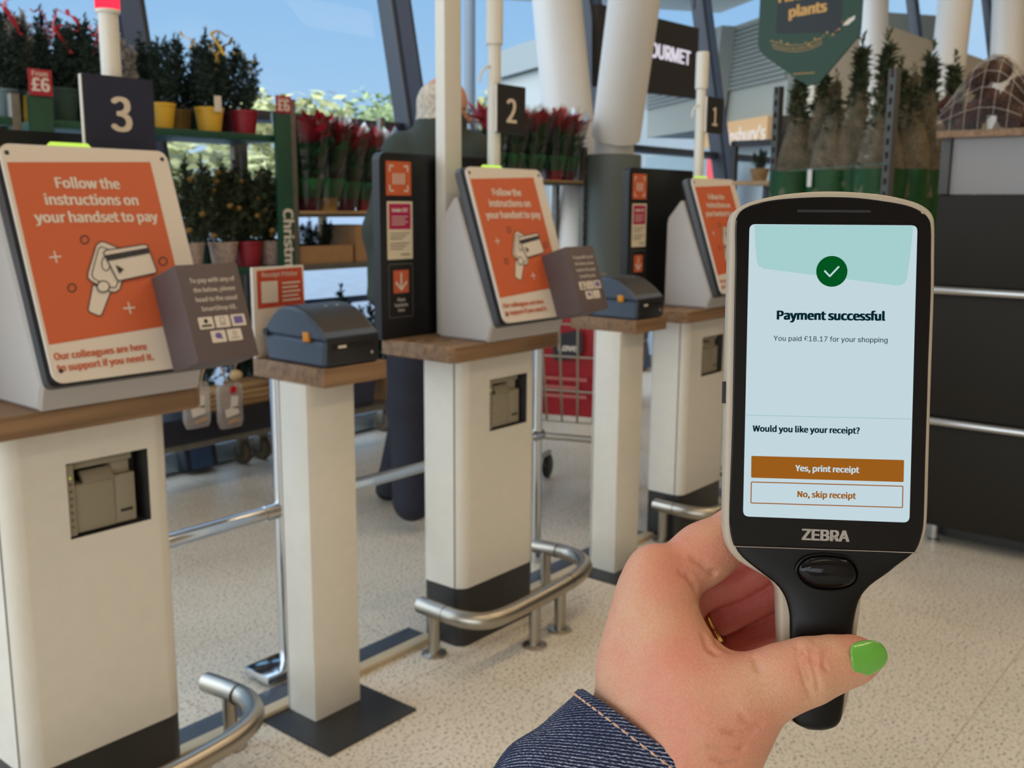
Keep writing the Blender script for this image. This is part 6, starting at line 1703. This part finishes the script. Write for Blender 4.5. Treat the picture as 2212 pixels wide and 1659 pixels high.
single('glass_divider', MB().obox(rp(-0.10, 0.10, 0.0), rn*0.25, ru*0.01, E3*1.72), mat('divider_grey', (120, 122, 126), 0.3), 'grey upright divider standing at the left end of the tree rack', 'divider')
TIP = [conifer_mesh('foliage', 40+i, nb=70, spread=0.10, nd=7, up=1.3) for i in range(3)]
BR = [conifer_mesh('branches', 60+i, nb=110, spread=0.17, nd=8, up=1.5) for i in range(2)]
for me in BR: me.materials.append(mat('netted_branches', (118, 108, 84), 0.8, noise=0.3, nscale=9))
for me in TIP: me.materials.append(mat('tip_needles', (74, 84, 58), 0.75, noise=0.2, nscale=9))
WRAPG = mat('bright_green_wrap', (8, 68, 22), 0.55, noise=0.3, nscale=9, bump=0.5, bscale=18); NETG = mat('grey_net', (146, 132, 112), 0.8, noise=0.35, nscale=16, alpha=0.34)
def wrinkled(name, prof, seed, n=26, amp=0.06):
    return MB().loft([[vec(r_*(1+amp*math.sin(5*a+seed+z*9)+amp*0.6*math.sin(9*a-z*23))*math.cos(a), r_*(1+amp*math.sin(5*a+seed+z*9)+amp*0.6*math.sin(9*a-z*23))*math.sin(a), z) for a in np.linspace(0, 2*math.pi, n+1)[:-1]] for r_, z in prof], cap=False).mesh(name, 60)
WR = [wrinkled('green_wrap', ((0.05, 0), (0.095, 0.1), (0.12, 0.3), (0.135, 0.5), (0.14, 0.58)), i) for i in range(2)]
NT_ = [wrinkled('net', ((0.13, 0.50), (0.125, 0.62), (0.10, 0.76), (0.055, 0.90), (0.02, 0.98)), i, amp=0.10) for i in range(2)]
for me in WR: me.materials.append(WRAPG)
for me in NT_: me.materials.append(NETG)
trees_ = [(1722, 0.07, 120, 0.86, 'netted tree nearest the left upright of the rack'), (1775, 0.17, 140, 0.90, 'netted tree with two leaning leaders below the green sign'), (1800, 0.11, 200, 0.82, 'short netted tree with a white tag, below the right of the green sign'), (1850, 0.19, 78, 1.0, 'netted tree with a bushy top right of the green sign point'), (1905, 0.15, 72, 1.0, 'tall slender netted tree just left of the right upright'), (1936, 0.38, 128, 0.92, 'netted tree right behind the perforated right upright'), (1964, 0.30, 165, 0.86, 'small netted tree with a pale wrap right of the upright'), (2000, 0.47, 96, 0.98, 'netted tree with a dense dark tip left of the pine cones'), (2052, 0.66, 118, 0.94, 'thin netted tree rising behind the pine cones')]
for i, (px, b_, top_, sc_, lab) in enumerate(trees_):
    r = ray(px, 300); o_ = rp(0, b_, 0); k_ = ((o_-CAM)@rn)/(r@rn); p = CAM+r*k_
    zt_ = at(px, top_, float((p-CAM)@_F))[2]; base = 0.8455
    t = thing('netted_tree', lab, 'christmas tree', (p[0], p[1], base), 'netted trees on the rack')
    t.scale = (0.88, 0.88, 1)
    local(t, 'green_wrap', WR[i % 2], None, t, rotz=i); local(t, 'net', NT_[i % 2], None, t, (0, 0, 0), (1, 1, 0.9+0.1*(i % 2)), i*1.7)
    H_ = zt_-base-0.45
    local(t, 'branches', BR[i % 2], None, t, (0, 0, 0.40), (0.80, 0.80, 0.66), i*1.1)
    local(t, 'foliage', TIP[i % 3], None, t, (0, 0, 0.45), (1.25, 1.25, H_), i*0.8)
    if i == 2:
        w_ = local(t, 'white_tag', MB().obox((0, 0, 0), ru*0.035, rn*0.002, E3*0.085), PRINTW, t, (-ru[0]*0.01-rn[0]*0.16, -ru[1]*0.01-rn[1]*0.16, 0.50))
# dark plant table far behind kiosk 1
c0 = at(1575, 400, 7.2); c1 = at(1690, 402, 6.9)
tu = unit(vec(*(c1-c0)[:2], 0)); tn = vec(-tu[1], tu[0], 0); tn = tn if tn@_F > 0 else -tn
t = thing('plant_table', 'dark framed plant table far behind kiosk 1', 'table', (*((c0+c1)/2)[:2], 0))
zt_ = c0[2]; Lt = float(np.linalg.norm((c1-c0)[:2]))
for a_ in (0, Lt-0.04):
    for b_ in (0, 0.45): obj('leg', MB().obox(vec(c0[0], c0[1], 0)+tu*a_+tn*b_, tu*0.04, tn*0.04, E3*(zt_+0.30 if b_ == 0 else zt_)), DARKM, t)
obj('table_top', MB().obox(vec(c0[0], c0[1], zt_), tu*Lt, tn*0.49, E3*0.03), PINE, t)
obj('top_bar', MB().obox(vec(c0[0], c0[1], zt_+0.27), tu*Lt, tn*0.04, E3*0.04), DARKM, t)
for i, lab in enumerate(('small dark plant on the far table, left', 'small dark plant on the far table, right')):
    q = vec(c0[0], c0[1], zt_+0.0302)+tu*(0.12+0.2*i)+tn*0.2
    potted(q[0], q[1], q[2], 0.24, 'o', i, PINE, lab, 'small plants on the far table', None, 0.07, 0.09)
